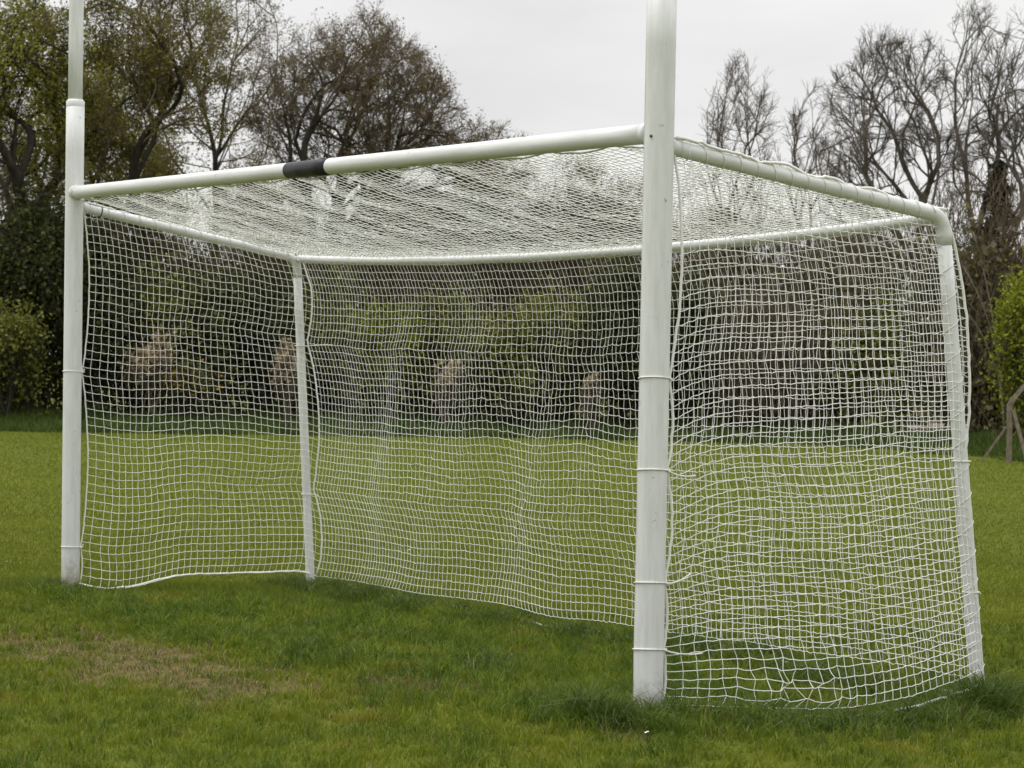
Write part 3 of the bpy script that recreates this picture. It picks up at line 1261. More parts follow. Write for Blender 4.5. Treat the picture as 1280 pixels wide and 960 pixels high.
def add_twigs(rg, pos, par, r, nk, per=3, length=.34, rad=.005, thin=.02, up=.25, spread=.8, kink=1.0, share=1.0):
    """short forked twigs on all thin wood"""
    idx = np.where((r < thin) & (par >= 0))[0]
    idx = idx[(rg.uniform(0, 1, len(idx)) < share) | (nk[idx] == 0)]
    d = pos[idx] - pos[par[idx]]
    d /= np.linalg.norm(d, axis=1, keepdims=True) + 1e-9
    a_, b_, ra, rb, tips = [], [], [], [], []
    for k in range(per):
        dirn = d + rg.normal(0, spread, d.shape) + np.array([0, 0, up])
        dirn /= np.linalg.norm(dirn, axis=1, keepdims=True)
        L = length * rg.uniform(.5, 1.4, (len(idx), 1))
        s = pos[idx] - d * rg.uniform(0, .2, (len(idx), 1))
        m = s + dirn * L * .55
        d2 = dirn + rg.normal(0, .35 * kink, d.shape) + np.array([0, 0, up * .6])
        d2 /= np.linalg.norm(d2, axis=1, keepdims=True)
        e = m + d2 * L * .5
        d3 = dirn + rg.normal(0, .6 * kink, d.shape) + np.array([0, 0, up * .4])
        d3 /= np.linalg.norm(d3, axis=1, keepdims=True)
        e2 = m + d3 * L * .45
        a_ += [s, m, m]
        b_ += [m, e, e2]
        one = np.ones(len(idx))
        ra += [one * rad, one * rad * .75, one * rad * .75]
        rb += [one * rad * .75, one * rad * .45, one * rad * .45]
        tips += [e, e2, m]
    return np.concatenate(a_), np.concatenate(b_), np.concatenate(ra), np.concatenate(rb), np.concatenate(tips)


def ellipsoid_pts(rg, n, c, rad, shell=.5, lumps=.18, flat_bottom=None):
    p = rg.normal(size=(n * 2, 3))
    p /= np.linalg.norm(p, axis=1, keepdims=True)
    rr = rg.uniform(0, 1, len(p)) ** (1 / (3 + 2 * shell))
    lump = 1 + lumps * np.sin(p[:, 0] * 5 + 1) * np.sin(p[:, 1] * 4 + 2 * p[:, 2]) + lumps * .7 * np.sin(p[:, 2] * 9 + p[:, 0] * 7)
    p = p * (rr * lump)[:, None]
    if flat_bottom is not None:
        p = p[p[:, 2] > flat_bottom]
    return (np.asarray(c) + p * np.asarray(rad))[:n]


def make_tree(seed, name, base, label, crown, trunk, bark, twig_mat, leaf=None, attr_n=1000, leaf_n=0, leaf_size=.07, leaf_spread=.1,
              tip=.006, rmax=.2, per=3, tlen=.34, step=.24, di=1.7, dk=.40, group=None, ivy=0, extra=None, wig=.18, up=.08, trad=.005, pn=2.3, tup=.25, tspread=.8, kink=1.0, fork=None, share=1.0):
    """crown: list of (centre, radii, share) local; trunk: list of local points from the ground up"""
    rg = np.random.default_rng(seed)
    bz = float(ground_h(base[0], base[1]))
    root = tag(empty(name, (base[0], base[1], bz)), label, 'tree', group)
    A = np.concatenate([ellipsoid_pts(rg, int(attr_n * s), c, r) for (c, r, s) in crown])
    tr = []
    tp = np.asarray(trunk, float)
    for a, b in zip(tp[:-1], tp[1:]):
        n = max(2, int(np.linalg.norm(b - a) / step))
        for t in np.linspace(0, 1, n, endpoint=False):
            tr.append(a + (b - a) * t + rg.normal(0, .02, 3) * (t > 0))
    tr.append(tp[-1])
    if fork is not None:
        pos, par = fork_tree(rg, tr, crown, **fork)
    else:
        pos, par = colonize(rg, tr, A, step, di, dk, 150, up, wig)
    r, nk = radii(pos, par, tip, pn, rmax)
    # local frame oriented so that local x is photo right, local y away from the camera
    def loc2w(p):
        q = np.empty_like(p)
        q[:, 0] = p[:, 0] * H_RT[0] + p[:, 1] * H_FW[0] + base[0]
        q[:, 1] = p[:, 0] * H_RT[1] + p[:, 1] * H_FW[1] + base[1]
        q[:, 2] = p[:, 2] + bz
        return q
    posw = loc2w(pos)
    i = np.arange(1, len(pos))
    ra, rb = r[par[i]], r[i]
    # a side branch starts at its own thickness, not its parent's
    main = np.zeros(len(pos), int) - 1
    for k in i:
        p_ = par[k]
        if main[p_] < 0 or r[k] > r[main[p_]]:
            main[p_] = k
    side = main[par[i]] != i
    ra = np.where(side, np.minimum(ra, rb * 1.25), ra)
    thick = rb > .03
    mb = MB()
    mb.prisms(posw[par[i][thick]], posw[i[thick]], ra[thick], rb[thick], 7)
    # root flare
    mb.tube(np.array([posw[0] - (0, 0, .3), posw[0], posw[0] + (0, 0, .35)]), [r[0] * 1.7, r[0] * 1.4, r[0]], 9)
    mb.build('trunk', bark, root)
    a, b, r1, r2, tips = add_twigs(rg, pos, par, r, nk, per, tlen, trad, up=tup, spread=tspread, kink=kink, share=share)
    mb = MB()
    mb.prisms(posw[par[i][~thick]], posw[i[~thick]], ra[~thick], rb[~thick], 4)
    mb.prisms(loc2w(a), loc2w(b), r1, r2, 3)
    mb.build('branches', twig_mat, root)
    if leaf is not None and leaf_n:
        k = np.repeat(rg.integers(0, len(tips), leaf_n // 9 + 1), 9)[:leaf_n]
        mb = MB()
        mb.leaves(loc2w(tips[k] + rg.normal(0, leaf_spread, (leaf_n, 3))), leaf_size, .3, .6, rg)
        mb.build('crown', leaf, root)
    if ivy:
        h = rg.uniform(0.2, ivy, 2600)
        c = np.stack([np.interp(h, tp[:, 2], tp[:, 0]), np.interp(h, tp[:, 2], tp[:, 1]), h], 1) + rg.normal(0, .22, (2600, 3))
        mb = MB()
        mb.leaves(loc2w(c), .11, .2, .8, rg)
        mb.build('ivy', LEAF_DARK, root)
    return root


def P2(b, d):
    return place(b, d)


# left oaks
d = 51
OAK1 = make_tree(1, 'oak_tree', P2(28, d), 'leftmost oak with yellow-green young leaves and dark forking trunk left of the left post',
          [((-.3, 0, 8.0), (3.3, 2.6, 3.6), .80), ((.3, 0, 5.6), (2.4, 1.8, 1.3), .20)], [(0, 0, 0), (.1, 0, 2.4), (-.05, 0, 4.3)], BARK, BARK,
          LEAF_YELLOW, 2000, 30000, .085, .13, .007, .34, 3, .34, trad=.006, ivy=3.6, pn=1.9, tup=.08, share=.45, fork=dict(limbs=6, tilt=(25, 70), L0=1.7, ratio=.85, levels=8, crook=.17, lift=.015, side=.22, budget=5000, vox=.34, cap=2))
d = 51.5
OAK2 = make_tree(2, 'oak_tree', P2(172, d), 'oak with olive-brown young leaves and slanting dark limbs just right of the left post',
          [((-.1, 0, 8.2), (2.5, 2.4, 3.2), .75), ((.1, 0, 5.6), (2.3, 1.8, 1.5), .25)], [(.2, 0, 0), (.1, 0, 2.3), (0, 0, 4.2)], BARK, TWIGS,
          LEAF_OLIVE, 1900, 26000, .075, .12, .007, .32, 2, .32, trad=.006, ivy=3.0, pn=1.9, tup=.08, share=.45, fork=dict(limbs=6, tilt=(25, 70), L0=1.7, ratio=.85, levels=8, crook=.17, lift=.015, side=.22, budget=5000, vox=.34, cap=2))
d = 58
make_tree(3, 'ash_tree', P2(262, d), 'tall thinly leafed tree rising between the left oak and the rounded tree',
          [((0, 0, 9.0), (2.2, 2.0, 4.0), 1.0)], [(0, 0, 0), (0, 0, 2.8), (.1, 0, 5)], BARK, TWIGS,
          LEAF_BROWN, 1300, 9000, .07, .10, .006, .2, 2, .34, trad=.005, share=.4, fork=dict(limbs=4, tilt=(12, 38), L0=1.9, ratio=.85, levels=8, crook=.10, lift=.04, side=.22, budget=3000, vox=.4, cap=2))
# rounded tree
d = 53
DOME = make_tree(4, 'rounded_tree', P2(408, d), 'rounded brown-budded tree with a domed crown above the black crossbar band',
          [((.65, 0, 7.05), (2.65, 2.3, 2.7), .66), ((2.7, 0, 6.1), (2.2, 1.7, 1.45), .18), ((-.7, 0, 5.5), (1.4, 1.5, 1.5), .16)], [(-.1, 0, 0), (-.1, 0, 2.4), (0, 0, 4.0)], BARK, TWIGS,
          LEAF_BROWN, 4200, 21000, .06, .10, .0052, .28, 3, .27, trad=.005, dk=.25, step=.18, pn=1.95, tup=.06, tspread=.65, share=.45, fork=dict(limbs=8, tilt=(18, 74), L0=1.6, keep=.86, ratio=.86, levels=10, crook=.11, lift=.008, side=.27, budget=9500, vox=.25, cap=2))
# bare thin trees behind the top net
SAP = 'saplings behind the top net'
for (b, row, sd, lb) in ((640, 205, 31, 'bare twiggy sapling seen through the top net, nearest the rounded tree'),
                         (712, 190, 32, 'bare twiggy sapling seen through the middle of the top net'),
                         (775, 196, 33, 'bare twiggy sapling seen through the top net just left of the right post'),
                         (402, 250, 37, 'low bare sapling under the rounded tree below the black crossbar band'),
                         (340, 255, 38, 'low bare sapling left of the rounded tree behind the far end of the top net'),
                         (600, 235, 34, 'low bare sapling at the right foot of the rounded tree'),
                         (675, 225, 35, 'low bare sapling between the two taller ones behind the top net'),
                         (742, 222, 36, 'low bare sapling left of the one beside the right post')):
    d = 56 if sd > 36 else 54
    h = top_z(b, row, d)
    make_tree(sd, 'bare_sapling', P2(b, d), lb, [((0, 0, h * .62), (1.1, 1.0, h * .36), 1)], [(0, 0, 0), (0, 0, h * .3)], BARK_GREY, TWIGS,
              LEAF_BROWN, 800, 2200, .05, .06, .006, .09, 3, .36, group=SAP, trad=.005, share=.6, fork=dict(limbs=7, tilt=(10, 44), L0=1.35, ratio=.84, levels=8, crook=.08, lift=.03, side=.28, budget=3200, vox=.25, cap=2))
# narrow bare trees right of the right post
for (b, row, sd, lb, rx) in ((918, 84, 41, 'slender bare vase-shaped tree standing just right of the right post', .85),
                             (1003, 112, 42, 'slender bare tree between the vase-shaped tree and the two big bare trees', .75)):
    d = 52.5
    h = top_z(b, row, d)
    make_tree(sd, 'slender_bare_tree', P2(b, d), lb, [((0, 0, h * .74), (rx * 1.1, rx, h * .27), 1)], [(0, 0, 0), (0, 0, h * .42)], BARK_GREY, TWIGS,
              None, 560, 0, .05, .05, .0055, .09, 3, .30, step=.20, group=None, trad=.005, tspread=.5, kink=.5, tup=.2, pn=1.95, share=.6, fork=dict(limbs=6, tilt=(8, 30), L0=1.5, ratio=.84, levels=8, crook=.05, lift=.04, side=.26, budget=2200, vox=.24, cap=2))
for (b, sd, lb) in ((865, 43, 'low bare shrubby tree behind the right post'), (965, 44, 'low bare shrubby tree under the two slender bare trees'), (1050, 45, 'low bare shrubby tree left of the leaning big bare tree')):
    d = 54
    h = top_z(b, 215, d)
    make_tree(sd, 'low_bare_tree', P2(b, d), lb, [((0, 0, h * .62), (1.2, 1.1, h * .38), 1)], [(0, 0, 0), (0, 0, h * .25)], BARK_GREY, TWIGS,
              LEAF_BROWN, 700, 1500, .05, .06, .006, .09, 3, .32, trad=.005, share=.3, fork=dict(limbs=5, tilt=(12, 48), L0=1.1, ratio=.84, levels=7, crook=.09, lift=.03, side=.25, budget=2200, vox=.26, cap=1))
# two big bare trees on the right
d = 50
make_tree(51, 'big_bare_tree', P2(1166, d), 'big bare tree with a fan of limbs leaning left above the rear right net corner',
          [((-1.05, 0, 6.6), (1.65, 1.5, 2.65), .75), ((-1.6, 0, 5.2), (1.25, 1.2, 1.5), .25)], [(.35, 0, 0), (.2, 0, 2.2), (-.45, 0, 4.1)], BARK_GREY, BARK_GREY,
          None, 1500, 0, .05, .05, .0058, .22, 3, .28, step=.20, trad=.0046, up=.05, di=1.3, pn=2.12, tspread=.5, kink=.6, tup=.12, share=.28, fork=dict(limbs=7, tilt=(10, 58), L0=1.4, ratio=.85, levels=10, crook=.075, lift=.025, side=.26, budget=5500, vox=.27, cap=2))
d = 49
make_tree(52, 'big_bare_tree', P2(1222, d), 'tallest bare tree at the right edge rising behind the dark conifer',
          [((.05, 0, 6.95), (1.6, 1.5, 2.8), .8), ((1.1, 0, 5.0), (1.0, 1.0, 1.2), .2)], [(0, 0, 0), (-.1, 0, 2.3), (-.05, 0, 4.2)], BARK_GREY, BARK_GREY,
          None, 1600, 0, .05, .05, .0058, .24, 3, .28, step=.20, trad=.0046, up=.06, di=1.3, pn=2.12, tspread=.5, kink=.6, tup=.12, share=.28, fork=dict(limbs=7, tilt=(10, 58), L0=1.4, ratio=.85, levels=10, crook=.075, lift=.025, side=.26, budget=5500, vox=.27, cap=2))
d = 52
make_tree(53, 'big_bare_tree', P2(1330, d), 'bare tree cut by the right edge of the picture beyond the conifer',
          [((.1, 0, 6.2), (1.6, 1.5, 2.6), 1)], [(0, 0, 0), (-.2, 0, 2.3), (-.3, 0, 3.8)], BARK_GREY, BARK_GREY,
          None, 1100, 0, .05, .05, .0058, .22, 3, .28, step=.20, trad=.0046, up=.06, pn=2.12, tspread=.5, kink=.6, tup=.12, share=.28, fork=dict(limbs=7, tilt=(10, 58), L0=1.4, ratio=.85, levels=10, crook=.075, lift=.025, side=.26, budget=5500, vox=.27, cap=2))



def copy_tree(o, base, rz, sc, label, group):
    c = o.copy()
    COL.objects.link(c)
    c.location = (base[0], base[1], float(ground_h(base[0], base[1])))
    c.rotation_euler = (0, 0, rz)
    c.scale = (sc, sc, sc)
    c['label'], c['group'] = label, group
    for ch in list(o.children):
        d_ = ch.copy()
        COL.objects.link(d_)
        d_.parent = c
    return c


FAR = 'trees in the second row behind the hedgerow'
for (src, b, dp_, rz, sc, lb) in ((OAK2, -70, 63, 1.0, .95, 'further oak beyond the left edge of the picture behind the leftmost oak'),
                                  (OAK1, 105, 64, 2.2, .95, 'further yellow-green oak seen between the two left oaks'),
                                  (OAK2, 325, 64, 3.9, .66, 'further olive-brown oak filling the gap left of the rounded tree'),
                                  (DOME, 520, 65, 4.4, .68, 'further brown tree seen through the top net below the rounded crown'),
                                  (DOME, 668, 68, .9, .62, 'further brown tree seen through the middle of the top net'),
                                  (OAK2, 880, 68, .4, .56, 'further olive tree seen through the top net right of the right post'),
                                  (DOME, 1075, 68, 3.0, .60, 'further brown tree low behind the leaning bare tree')):
    copy_tree(src, P2(b, dp_), rz, sc, lb, FAR)


# ------------------------------------------------------------------ hedge bushes
def bush(seed, name, base, label, w, h, leaf, leaf_n, leaf_size, stem_mat=BARK, clumps=26, stems=10, twigs=0, dp=None, cat='bush', group=None, part='foliage', low=.1):
    rg = np.random.default_rng(seed)
    bz = float(ground_h(base[0], base[1]))
    root = tag(empty(name, (base[0], base[1], bz)), label, cat, group)
    dp = dp or w * .8
    c = rg.normal(size=(clumps, 3))
    c /= np.linalg.norm(c, axis=1, keepdims=True)
    c *= rg.uniform(.35, .9, (clumps, 1))
    c = c * np.array([w, dp, h * (1 - low) / 2]) + np.array([0, 0, h * (.5 + low / 2)])
    o = np.array([base[0], base[1], bz])
    mb = MB()
    for k in range(stems):
        e = c[rg.integers(0, clumps)]
        s = np.array([rg.normal(0, w * .22), rg.normal(0, w * .15), -.1])
        t = np.linspace(0, 1, 6)[:, None]
        m = (s + e) / 2 + rg.normal(0, .12, 3)
        m[2] = e[2] * .6
        p = s * (1 - t) ** 2 + 2 * m * t * (1 - t) + e * t ** 2
        mb.tube(o + p, np.linspace(.028, .008, 6), 5)
    if twigs:
        e = c[rg.integers(0, clumps, twigs)] + rg.normal(0, w * .22, (twigs, 3))
        s = e - np.stack([rg.normal(0, .12, twigs), rg.normal(0, .12, twigs), rg.uniform(.2, .7, twigs)], 1)
        mb.prisms(o + s, o + e, np.full(twigs, .008), np.full(twigs, .004), 3)
    mb.build('stems', stem_mat, root)
    if leaf_n:
        k = rg.integers(0, clumps, leaf_n)
        sz = rg.uniform(.6, 1.25, clumps)
        p = c[k] + rg.normal(0, 1, (leaf_n, 3)) * (np.array([w * .24, dp * .24, h * .11]) * sz[k][:, None])
        p[:, 2] = np.maximum(p[:, 2], .03)
        mb = MB()
        mb.leaves(o + p, leaf_size, .35, .65, rg)
        mb.build(part, leaf, root)
    return root


HG = 'hedgerow bushes along the far bank'
# (bearing, depth, width, height, leaf, n, size, label)
bl = [
    (5, 48.0, 1.0, 2.5, LEAF_MOSS, 6500, .10, 'moss green bush at the left edge of the picture'),
    (45, 49.3, 1.6, 5.0, LEAF_IVY, 12000, .12, 'tall dark evergreen bush just left of the left post'),
    (-40, 49.6, 1.6, 4.8, LEAF_IVY, 9000, .12, 'dark evergreen bush beyond the left edge of the picture'),
    (120, 49.6, 1.4, 4.3, LEAF_IVY, 9500, .12, 'dark evergreen bush right behind the left post'),
    (180, 50.2, 1.4, 3.7, LEAF_MOSS, 7500, .10, 'moss green bush behind the tan dry clump in the left side net'),
    (262, 50.4, 1.4, 3.3, LEAF_DARK, 8000, .11, 'dark bush behind the yellow flowering gorse'),
    (330, 50.6, 1.2, 3.5, LEAF_IVY, 8000, .11, 'very dark bush left of the rear left net post'),
    (405, 51.0, 1.3, 3.5, LEAF_MOSS, 6500, .10, 'moss green bush just right of the rear left net post'),
    (480, 50.8, 1.5, 2.9, LEAF_FRESH, 5200, .09, 'yellowish green bush in the left half of the rear net'),
    (560, 51.4, 1.3, 3.2, LEAF_MOSS, 6500, .10, 'moss green bush in the middle of the rear net'),
    (625, 50.6, 1.4, 2.6, LEAF_MOSS, 6500, .10, 'low moss green bush above the dark hollow in the hedge'),
    (690, 51.2, 1.2, 3.3, LEAF_MOSS, 6000, .10, 'olive bush left of the pale stump'),
    (775, 50.6, 1.3, 3.9, LEAF_IVY, 9000, .12, 'dark evergreen bush just left of the right post'),
    (850, 51.0, 1.3, 3.7, LEAF_IVY, 8000, .12, 'dark evergreen bush just right of the right post'),
    (1060, 49.6, 1.3, 2.9, LEAF_MOSS, 6800, .10, 'mossy bush in the right half of the side net'),
    (1130, 48.2, 1.2, 3.2, LEAF_FRESH, 5200, .09, 'yellow-green bush in front of the rear right net post'),
]
for k, (b, dpt, w, h, lf, n, s, lb) in enumerate(bl):
    bush(100 + k, 'hedge_bush', P2(b, dpt), lb, w, h, lf, n, s, BARK, 30, 10, 500, group=HG)
# brown leafless thickets between them
tl = [(930, 51.0, 1.5, 3.5, 'brown leafless thicket seen through the side net right of the right post'),
      (1000, 50.4, 1.4, 3.2, 'dark brown leafless thicket in the middle of the side net'),
      (520, 52.4, 1.6, 3.6, 'brown leafless thicket rising behind the yellowish bush'),
      (1205, 47.6, 1.0, 4.3, 'brown leafless thicket just right of the rear right net post'),
      (1285, 47.0, 1.3, 4.6, 'tall brown leafless thicket behind the bright green bush')]
for k, (b, dpt, w, h, lb) in enumerate(tl):
    bush(150 + k, 'bare_thicket', P2(b, dpt), lb, w, h, LEAF_BROWN, 2600, .07, TWIGS, 34, 26, 7500, group='leafless thickets in the hedgerow', part='buds')
# gorse, dry clumps
g = bush(170, 'gorse_bush', P2(236, 49.0), 'yellow flowering gorse bush low in the left side net', .62, 1.35, LEAF_DARK, 2200, .07, BARK, 16, 6, 200)
rg = np.random.default_rng(171)
gb = P2(236, 49.0)
mb = MB()
mb.leaves(np.array([gb[0], gb[1], float(ground_h(*gb))]) + np.stack([rg.normal(0, .3, 420), rg.normal(-.1, .35, 420), np.clip(rg.normal(.85, .22, 420), .2, 1.4)], 1), .075, .2, .8, rg)
mb.build('blossom', LEAF_GORSE, g)
for k, (b, dpt, w, h, lb) in enumerate(((186, 48.6, .62, 1.75, 'pale tan clump of dry stalks low in the left side net'),
                                        (358, 49.0, .40, 1.7, 'pale tan clump of dry stalks behind the rear left net post'),
                                        (562, 49.6, .50, 1.4, 'tan dry clump beside the dark hollow in the rear net'),
                                        (738, 49.4, .28, 1.3, 'narrow pale tan clump low in the rear net left of the right post'))):
    bush(180 + k, 'dry_clump', P2(b, dpt), lb, w, h, LEAF_DRY, {186: 1000, 358: 800, 562: 330}.get(b, 420), .12, TWIGS, 7, 5, 160, cat='dry plant', part='stalks', low=.62)
# fresh green bush and conifer on the right
bush(190, 'green_bush', P2(1292, 43.2), 'bright fresh green bush at the right edge behind the concrete fence post', .9, 3.5, LEAF_FRESH, 15000, .075, BARK, 40, 14, 700, part='foliage', low=.02)


def conifer(seed, base, h, w, label):
    rg = np.random.default_rng(seed)
    bz = float(ground_h(base[0], base[1]))
    root = tag(empty('conifer', (base[0], base[1], bz)), label, 'tree')
    o = np.array([base[0], base[1], bz])
    mb = MB()
    mb.tube(o + lin((0, 0, -.1), (0, 0, h), 8), np.linspace(.12, .015, 8), 8)
    mb.build('trunk', BARK, root)
    mb = MB()
    mt = MB()
    for z in np.arange(.5, h - .1, .17):
        rad = w * (1 - z / h) ** .9 + .06
        for k in range(8):
            a = rg.uniform(0, 6.283)
            L = rad * rg.uniform(.5, 1.3)
            e = np.array([math.cos(a) * L, math.sin(a) * L, z + L * .12 - .05])
            mt.tube(o + lin((0, 0, z - .1), e, 3), [.014, .01, .005], 4, False)
            n = 46
            t = rg.uniform(.15, 1.05, n)[:, None]
            p = np.array([0, 0, z - .1]) * (1 - t) + e * t + rg.normal(0, .055, (n, 3))
            mb.leaves(o + p, .14, .5, .35, rg)
    mt.build('branches', BARK, root)
    mb.build('crown', LEAF_CONIFER, root)


conifer(200, P2(1243, 47.5), top_z(1243, 222, 47.5) + .3, 1.35, 'dark conifer below the bare trees at the right edge')


# dense mass behind the bushes: nobody could count it
def thicket():
    rg = np.random.default_rng(300)
    n = 78000
    u = rg.uniform(-19, 19, n)
    d0 = edge_depth(u) + 4.0
    d = d0 + rg.uniform(0, 6.5, n)
    x = CAM[0] + H_FW[0] * d + H_RT[0] * u
    y = CAM[1] + H_FW[1] * d + H_RT[1] * u
    top = 4.0 + .5 * wnoise(u, d * .3, 3.2, 3) + .3 * wnoise(u, d, 1.0, 4)
    top = top + .9 * np.clip((-u - 7) / 4, 0, 1)
    z = ground_h(x, y) + top * rg.uniform(0, 1, n) ** .85
    mb = MB()
    mb.leaves(np.stack([x, y, z], 1), .17, .2, .7, rg)
    # twigs
    n2 = 34000
    u = rg.uniform(-19, 19, n2)
    d = edge_depth(u) + 3.6 + rg.uniform(0, 5, n2)
    x = CAM[0] + H_FW[0] * d + H_RT[0] * u
    y = CAM[1] + H_FW[1] * d + H_RT[1] * u
    top = 4.7 + .6 * wnoise(u, d * .3, 3.2, 3)
    z = ground_h(x, y) + top * rg.uniform(0, 1, n2) ** .7
    a = np.stack([x, y, z], 1)
    b = a + np.stack([rg.normal(0, .22, n2), rg.normal(0, .22, n2), rg.uniform(.25, .8, n2)], 1)
    mt = MB()
    mt.prisms(a, b, rg.uniform(.006, .013, n2), np.full(n2, .004), 3)
    o = mb.build('thicket', leaf_mat('thicket_leaves', (0.055, 0.05, 0.025), (0.112, 0.1, 0.042), (0.18, 0.158, 0.06), .5, .15))
    tag(o, 'dark tangled undergrowth filling the hedgerow behind the bushes', 'undergrowth', kind='stuff')
    o = mt.build('brushwood', TWIGS)
    tag(o, 'tangle of bare brown brushwood in the hedgerow', 'undergrowth', kind='stuff')


thicket()


# ------------------------------------------------------------------ concrete fence post and rubble on the right
def fence_post():
    b = P2(1263, 40.2)
    bz = float(ground_h(b[0], b[1]))
    root = tag(empty('fence_post', (b[0], b[1], bz)), 'weathered concrete fence post with cranked top and two slanting struts', 'fence post')
    o = np.array([b[0], b[1], bz])
    R3 = np.array([H_RT[0], H_RT[1], 0])
    F3 = np.array([H_FW[0], H_FW[1], 0])

    def bar(mb, pts, r):
        mb.tube(np.array([o + R3 * p[0] + F3 * p[1] + np.array([0, 0, p[2]]) for p in pts]), r, 4)
    mb = MB()
    bar(mb, [(0, 0, -.3), (0, 0, .6), (-.01, 0, 1.08), (.06, 0, 1.2), (.30, 0, 1.5), (.36, 0, 1.58)], [.066, .064, .064, .062, .05, .047])
    mb.build('shaft', CONCRETE, root, False)
    mb = MB()
    bar(mb, [(-.05, .02, .68), (-.46, .1, .06), (-.52, .12, -.1)], .026)
    mb.build('strut', CONCRETE, root, False)
    mb = MB()
    bar(mb, [(.05, -.04, 1.0), (.22, -.12, .35), (.34, -.18, -.1)], .046)
    mb.build('strut', CONCRETE, root, False)


fence_post()


def rubble():
    rg = np.random.default_rng(41)
    b = P2(1172, 46.2)
    bz = float(ground_h(b[0], b[1]))
    for k in range(3):
        u, s = [(-.35, .30), (.12, .36), (.42, .26)][k]
        c = np.array([b[0] + H_RT[0] * u, b[1] + H_RT[1] * u, 0])
        gz = float(ground_h(c[0], c[1]))
        mb = MB()
        ball(mb, (c[0], c[1], gz + s * .45), s * .8, (1.1, .9, .85), 14, 9)
        v = mb.v[0]
        v += (np.stack([wnoise(v[:, 0] * 3 + k, v[:, 2] * 3, 1.3, k), wnoise(v[:, 1] * 3, v[:, 2] * 3 + k, 1.1, k + 1), wnoise(v[:, 0] * 3, v[:, 1] * 3, 1.2, k + 2)], 1)) * .06 * s / .3
        v[:, 2] = np.minimum(v[:, 2], gz + s * .8)
        ob = mb.build('boulder', STONE, None, False)
        tag(ob, ['leftmost pale boulder of the three by the rear right net post', 'largest pale boulder, middle of the three by the rear right net post', 'rightmost pale boulder of the three by the rear right net post'][k], 'boulder', 'pale boulders at the field edge')


rubble()

# dead pale branch arching in front of the right-hand thicket
rg = np.random.default_rng(60)
b = P2(1236, 44.6)
bz = float(ground_h(*b))
dead = tag(empty('dead_sapling', (b[0], b[1], bz)), 'pale dead sapling with thin arching twigs left of the bright green bush', 'tree')
mb = MB()
R3 = np.array([H_RT[0], H_RT[1], 0])
o3 = np.array([b[0], b[1], bz])
for (x1, z1, x2, z2) in ((.05, 2.2, -.55, 3.6), (-.1, 2.6, -.35, 4.3), (.05, 2.0, -.8, 3.0)):
    t = np.linspace(0, 1, 9)[:, None]
    p = np.array([.35, 0, 0]) * (1 - t) ** 2 + 2 * np.array([x1 + .3, .1, z1]) * t * (1 - t) + np.array([x2, .2, z2]) * t ** 2
    mb.tube(np.array([o3 + R3 * q[0] + np.array([H_FW[0], H_FW[1], 0]) * q[1] + np.array([0, 0, q[2]]) for q in p]), np.linspace(.02, .007, 9), 5)
mb.build('trunk', PALE_WOOD, dead)

# scraps of litter on the grass
for (b, dpt, s, lb) in ((515, 19.6, .019, 'small white scrap of paper on the field seen through the rear net'), (817, 8.75, .011, 'thin white scrap in the grass below the right post'),
                        (12, 16.6, .011, 'tiny white scrap on the field at the left edge')):
    p = P2(b, dpt)
    z = float(ground_h(*p)) + .035
    mb = MB()
    gx = np.linspace(-1, 1, 5)
    v = [(p[0] + a * s, p[1] + c * s * .45, z + .25 * s * math.sin(a * 2 + c) + .1 * s * c) for a in gx for c in gx]
    v2 = [(q[0], q[1], q[2] - .0015) for q in v]
    f = [(i * 5 + j, (i + 1) * 5 + j, (i + 1) * 5 + j + 1, i * 5 + j + 1) for i in range(4) for j in range(4)]
    mb.add(v, f)
    mb.add(v2, [q[::-1] for q in f])
    tag(mb.build('litter_scrap', LITTER), lb, 'litter')

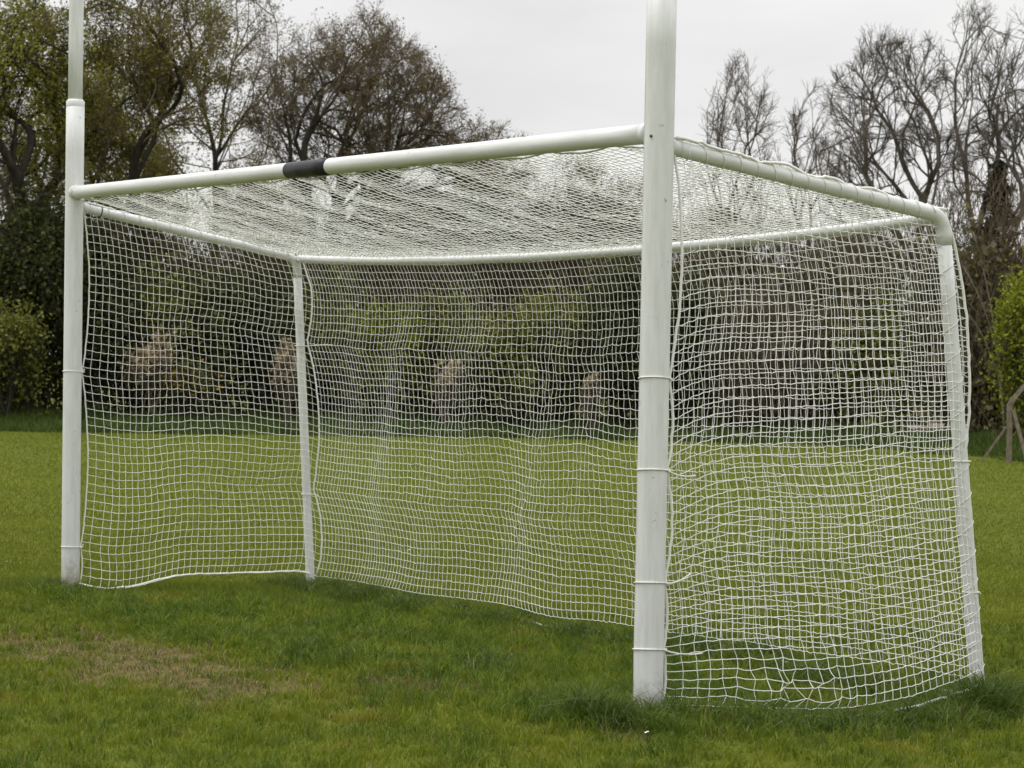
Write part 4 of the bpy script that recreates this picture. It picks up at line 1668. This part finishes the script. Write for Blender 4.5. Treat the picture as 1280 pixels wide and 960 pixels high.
# ------------------------------------------------------------------ light
SUN_EL, SUN_AZ = math.radians(66), math.radians(215)      # high, behind the camera's left
world = bpy.data.worlds.new('World')
scene.world = world
world.use_nodes = True
nt = world.node_tree
bg = nt.nodes['Background']
sky = nt.nodes.new('ShaderNodeTexSky')
sky.sky_type = 'NISHITA'
sky.sun_disc = False
sky.sun_elevation = SUN_EL
sky.sun_rotation = SUN_AZ
tc = nt.nodes.new('ShaderNodeTexCoord')
sep = nt.nodes.new('ShaderNodeSeparateXYZ')
nt.links.new(tc.outputs['Generated'], sep.inputs[0])
grad = ramp(nt, sep.outputs[2], [(0.0, (9.3, 9.1, 8.8)), (0.12, (8.4, 8.35, 8.3)), (0.22, (8.1, 8.05, 8.05)), (1.0, (21.5, 21.5, 21.8))])
cn = nt.nodes.new('ShaderNodeTexNoise')
cn.inputs['Scale'].default_value = 4.5
cn.inputs['Detail'].default_value = 5
mp = nt.nodes.new('ShaderNodeMapping')
mp.inputs['Scale'].default_value = (1, 1, 3.2)
nt.links.new(tc.outputs['Generated'], mp.inputs[0])
nt.links.new(mp.outputs[0], cn.inputs['Vector'])
cl = ramp(nt, cn.outputs['Fac'], [(0.3, (0.86, 0.86, 0.87)), (0.7, (1.06, 1.06, 1.05))])
cloud = mixc(nt, 1.0, grad, cl, 'MULTIPLY')
final = mixc(nt, 0.97, sky.outputs[0], cloud)
nt.links.new(final, bg.inputs[0])
bg.inputs[1].default_value = 0.1

sd = bpy.data.lights.new('sun', 'SUN')
sd.energy = 1.4
sd.angle = math.radians(25)
sd.color = (1.0, 0.97, 0.92)
sun = bpy.data.objects.new('sun', sd)
COL.objects.link(sun)
sv = Vector((math.sin(SUN_AZ) * math.cos(SUN_EL), math.cos(SUN_AZ) * math.cos(SUN_EL), math.sin(SUN_EL)))
sun.rotation_euler = sv.to_track_quat('Z', 'Y').to_euler()

vs = scene.view_settings
vs.view_transform = 'Standard'
vs.look = 'None'
vs.gamma = 1
vs.use_curve_mapping = False
vs.exposure = 0.13
scene.render.film_transparent = False
scene.cycles.max_bounces = 5
scene.cycles.diffuse_bounces = 3
scene.cycles.transmission_bounces = 3
scene.cycles.use_denoising = True
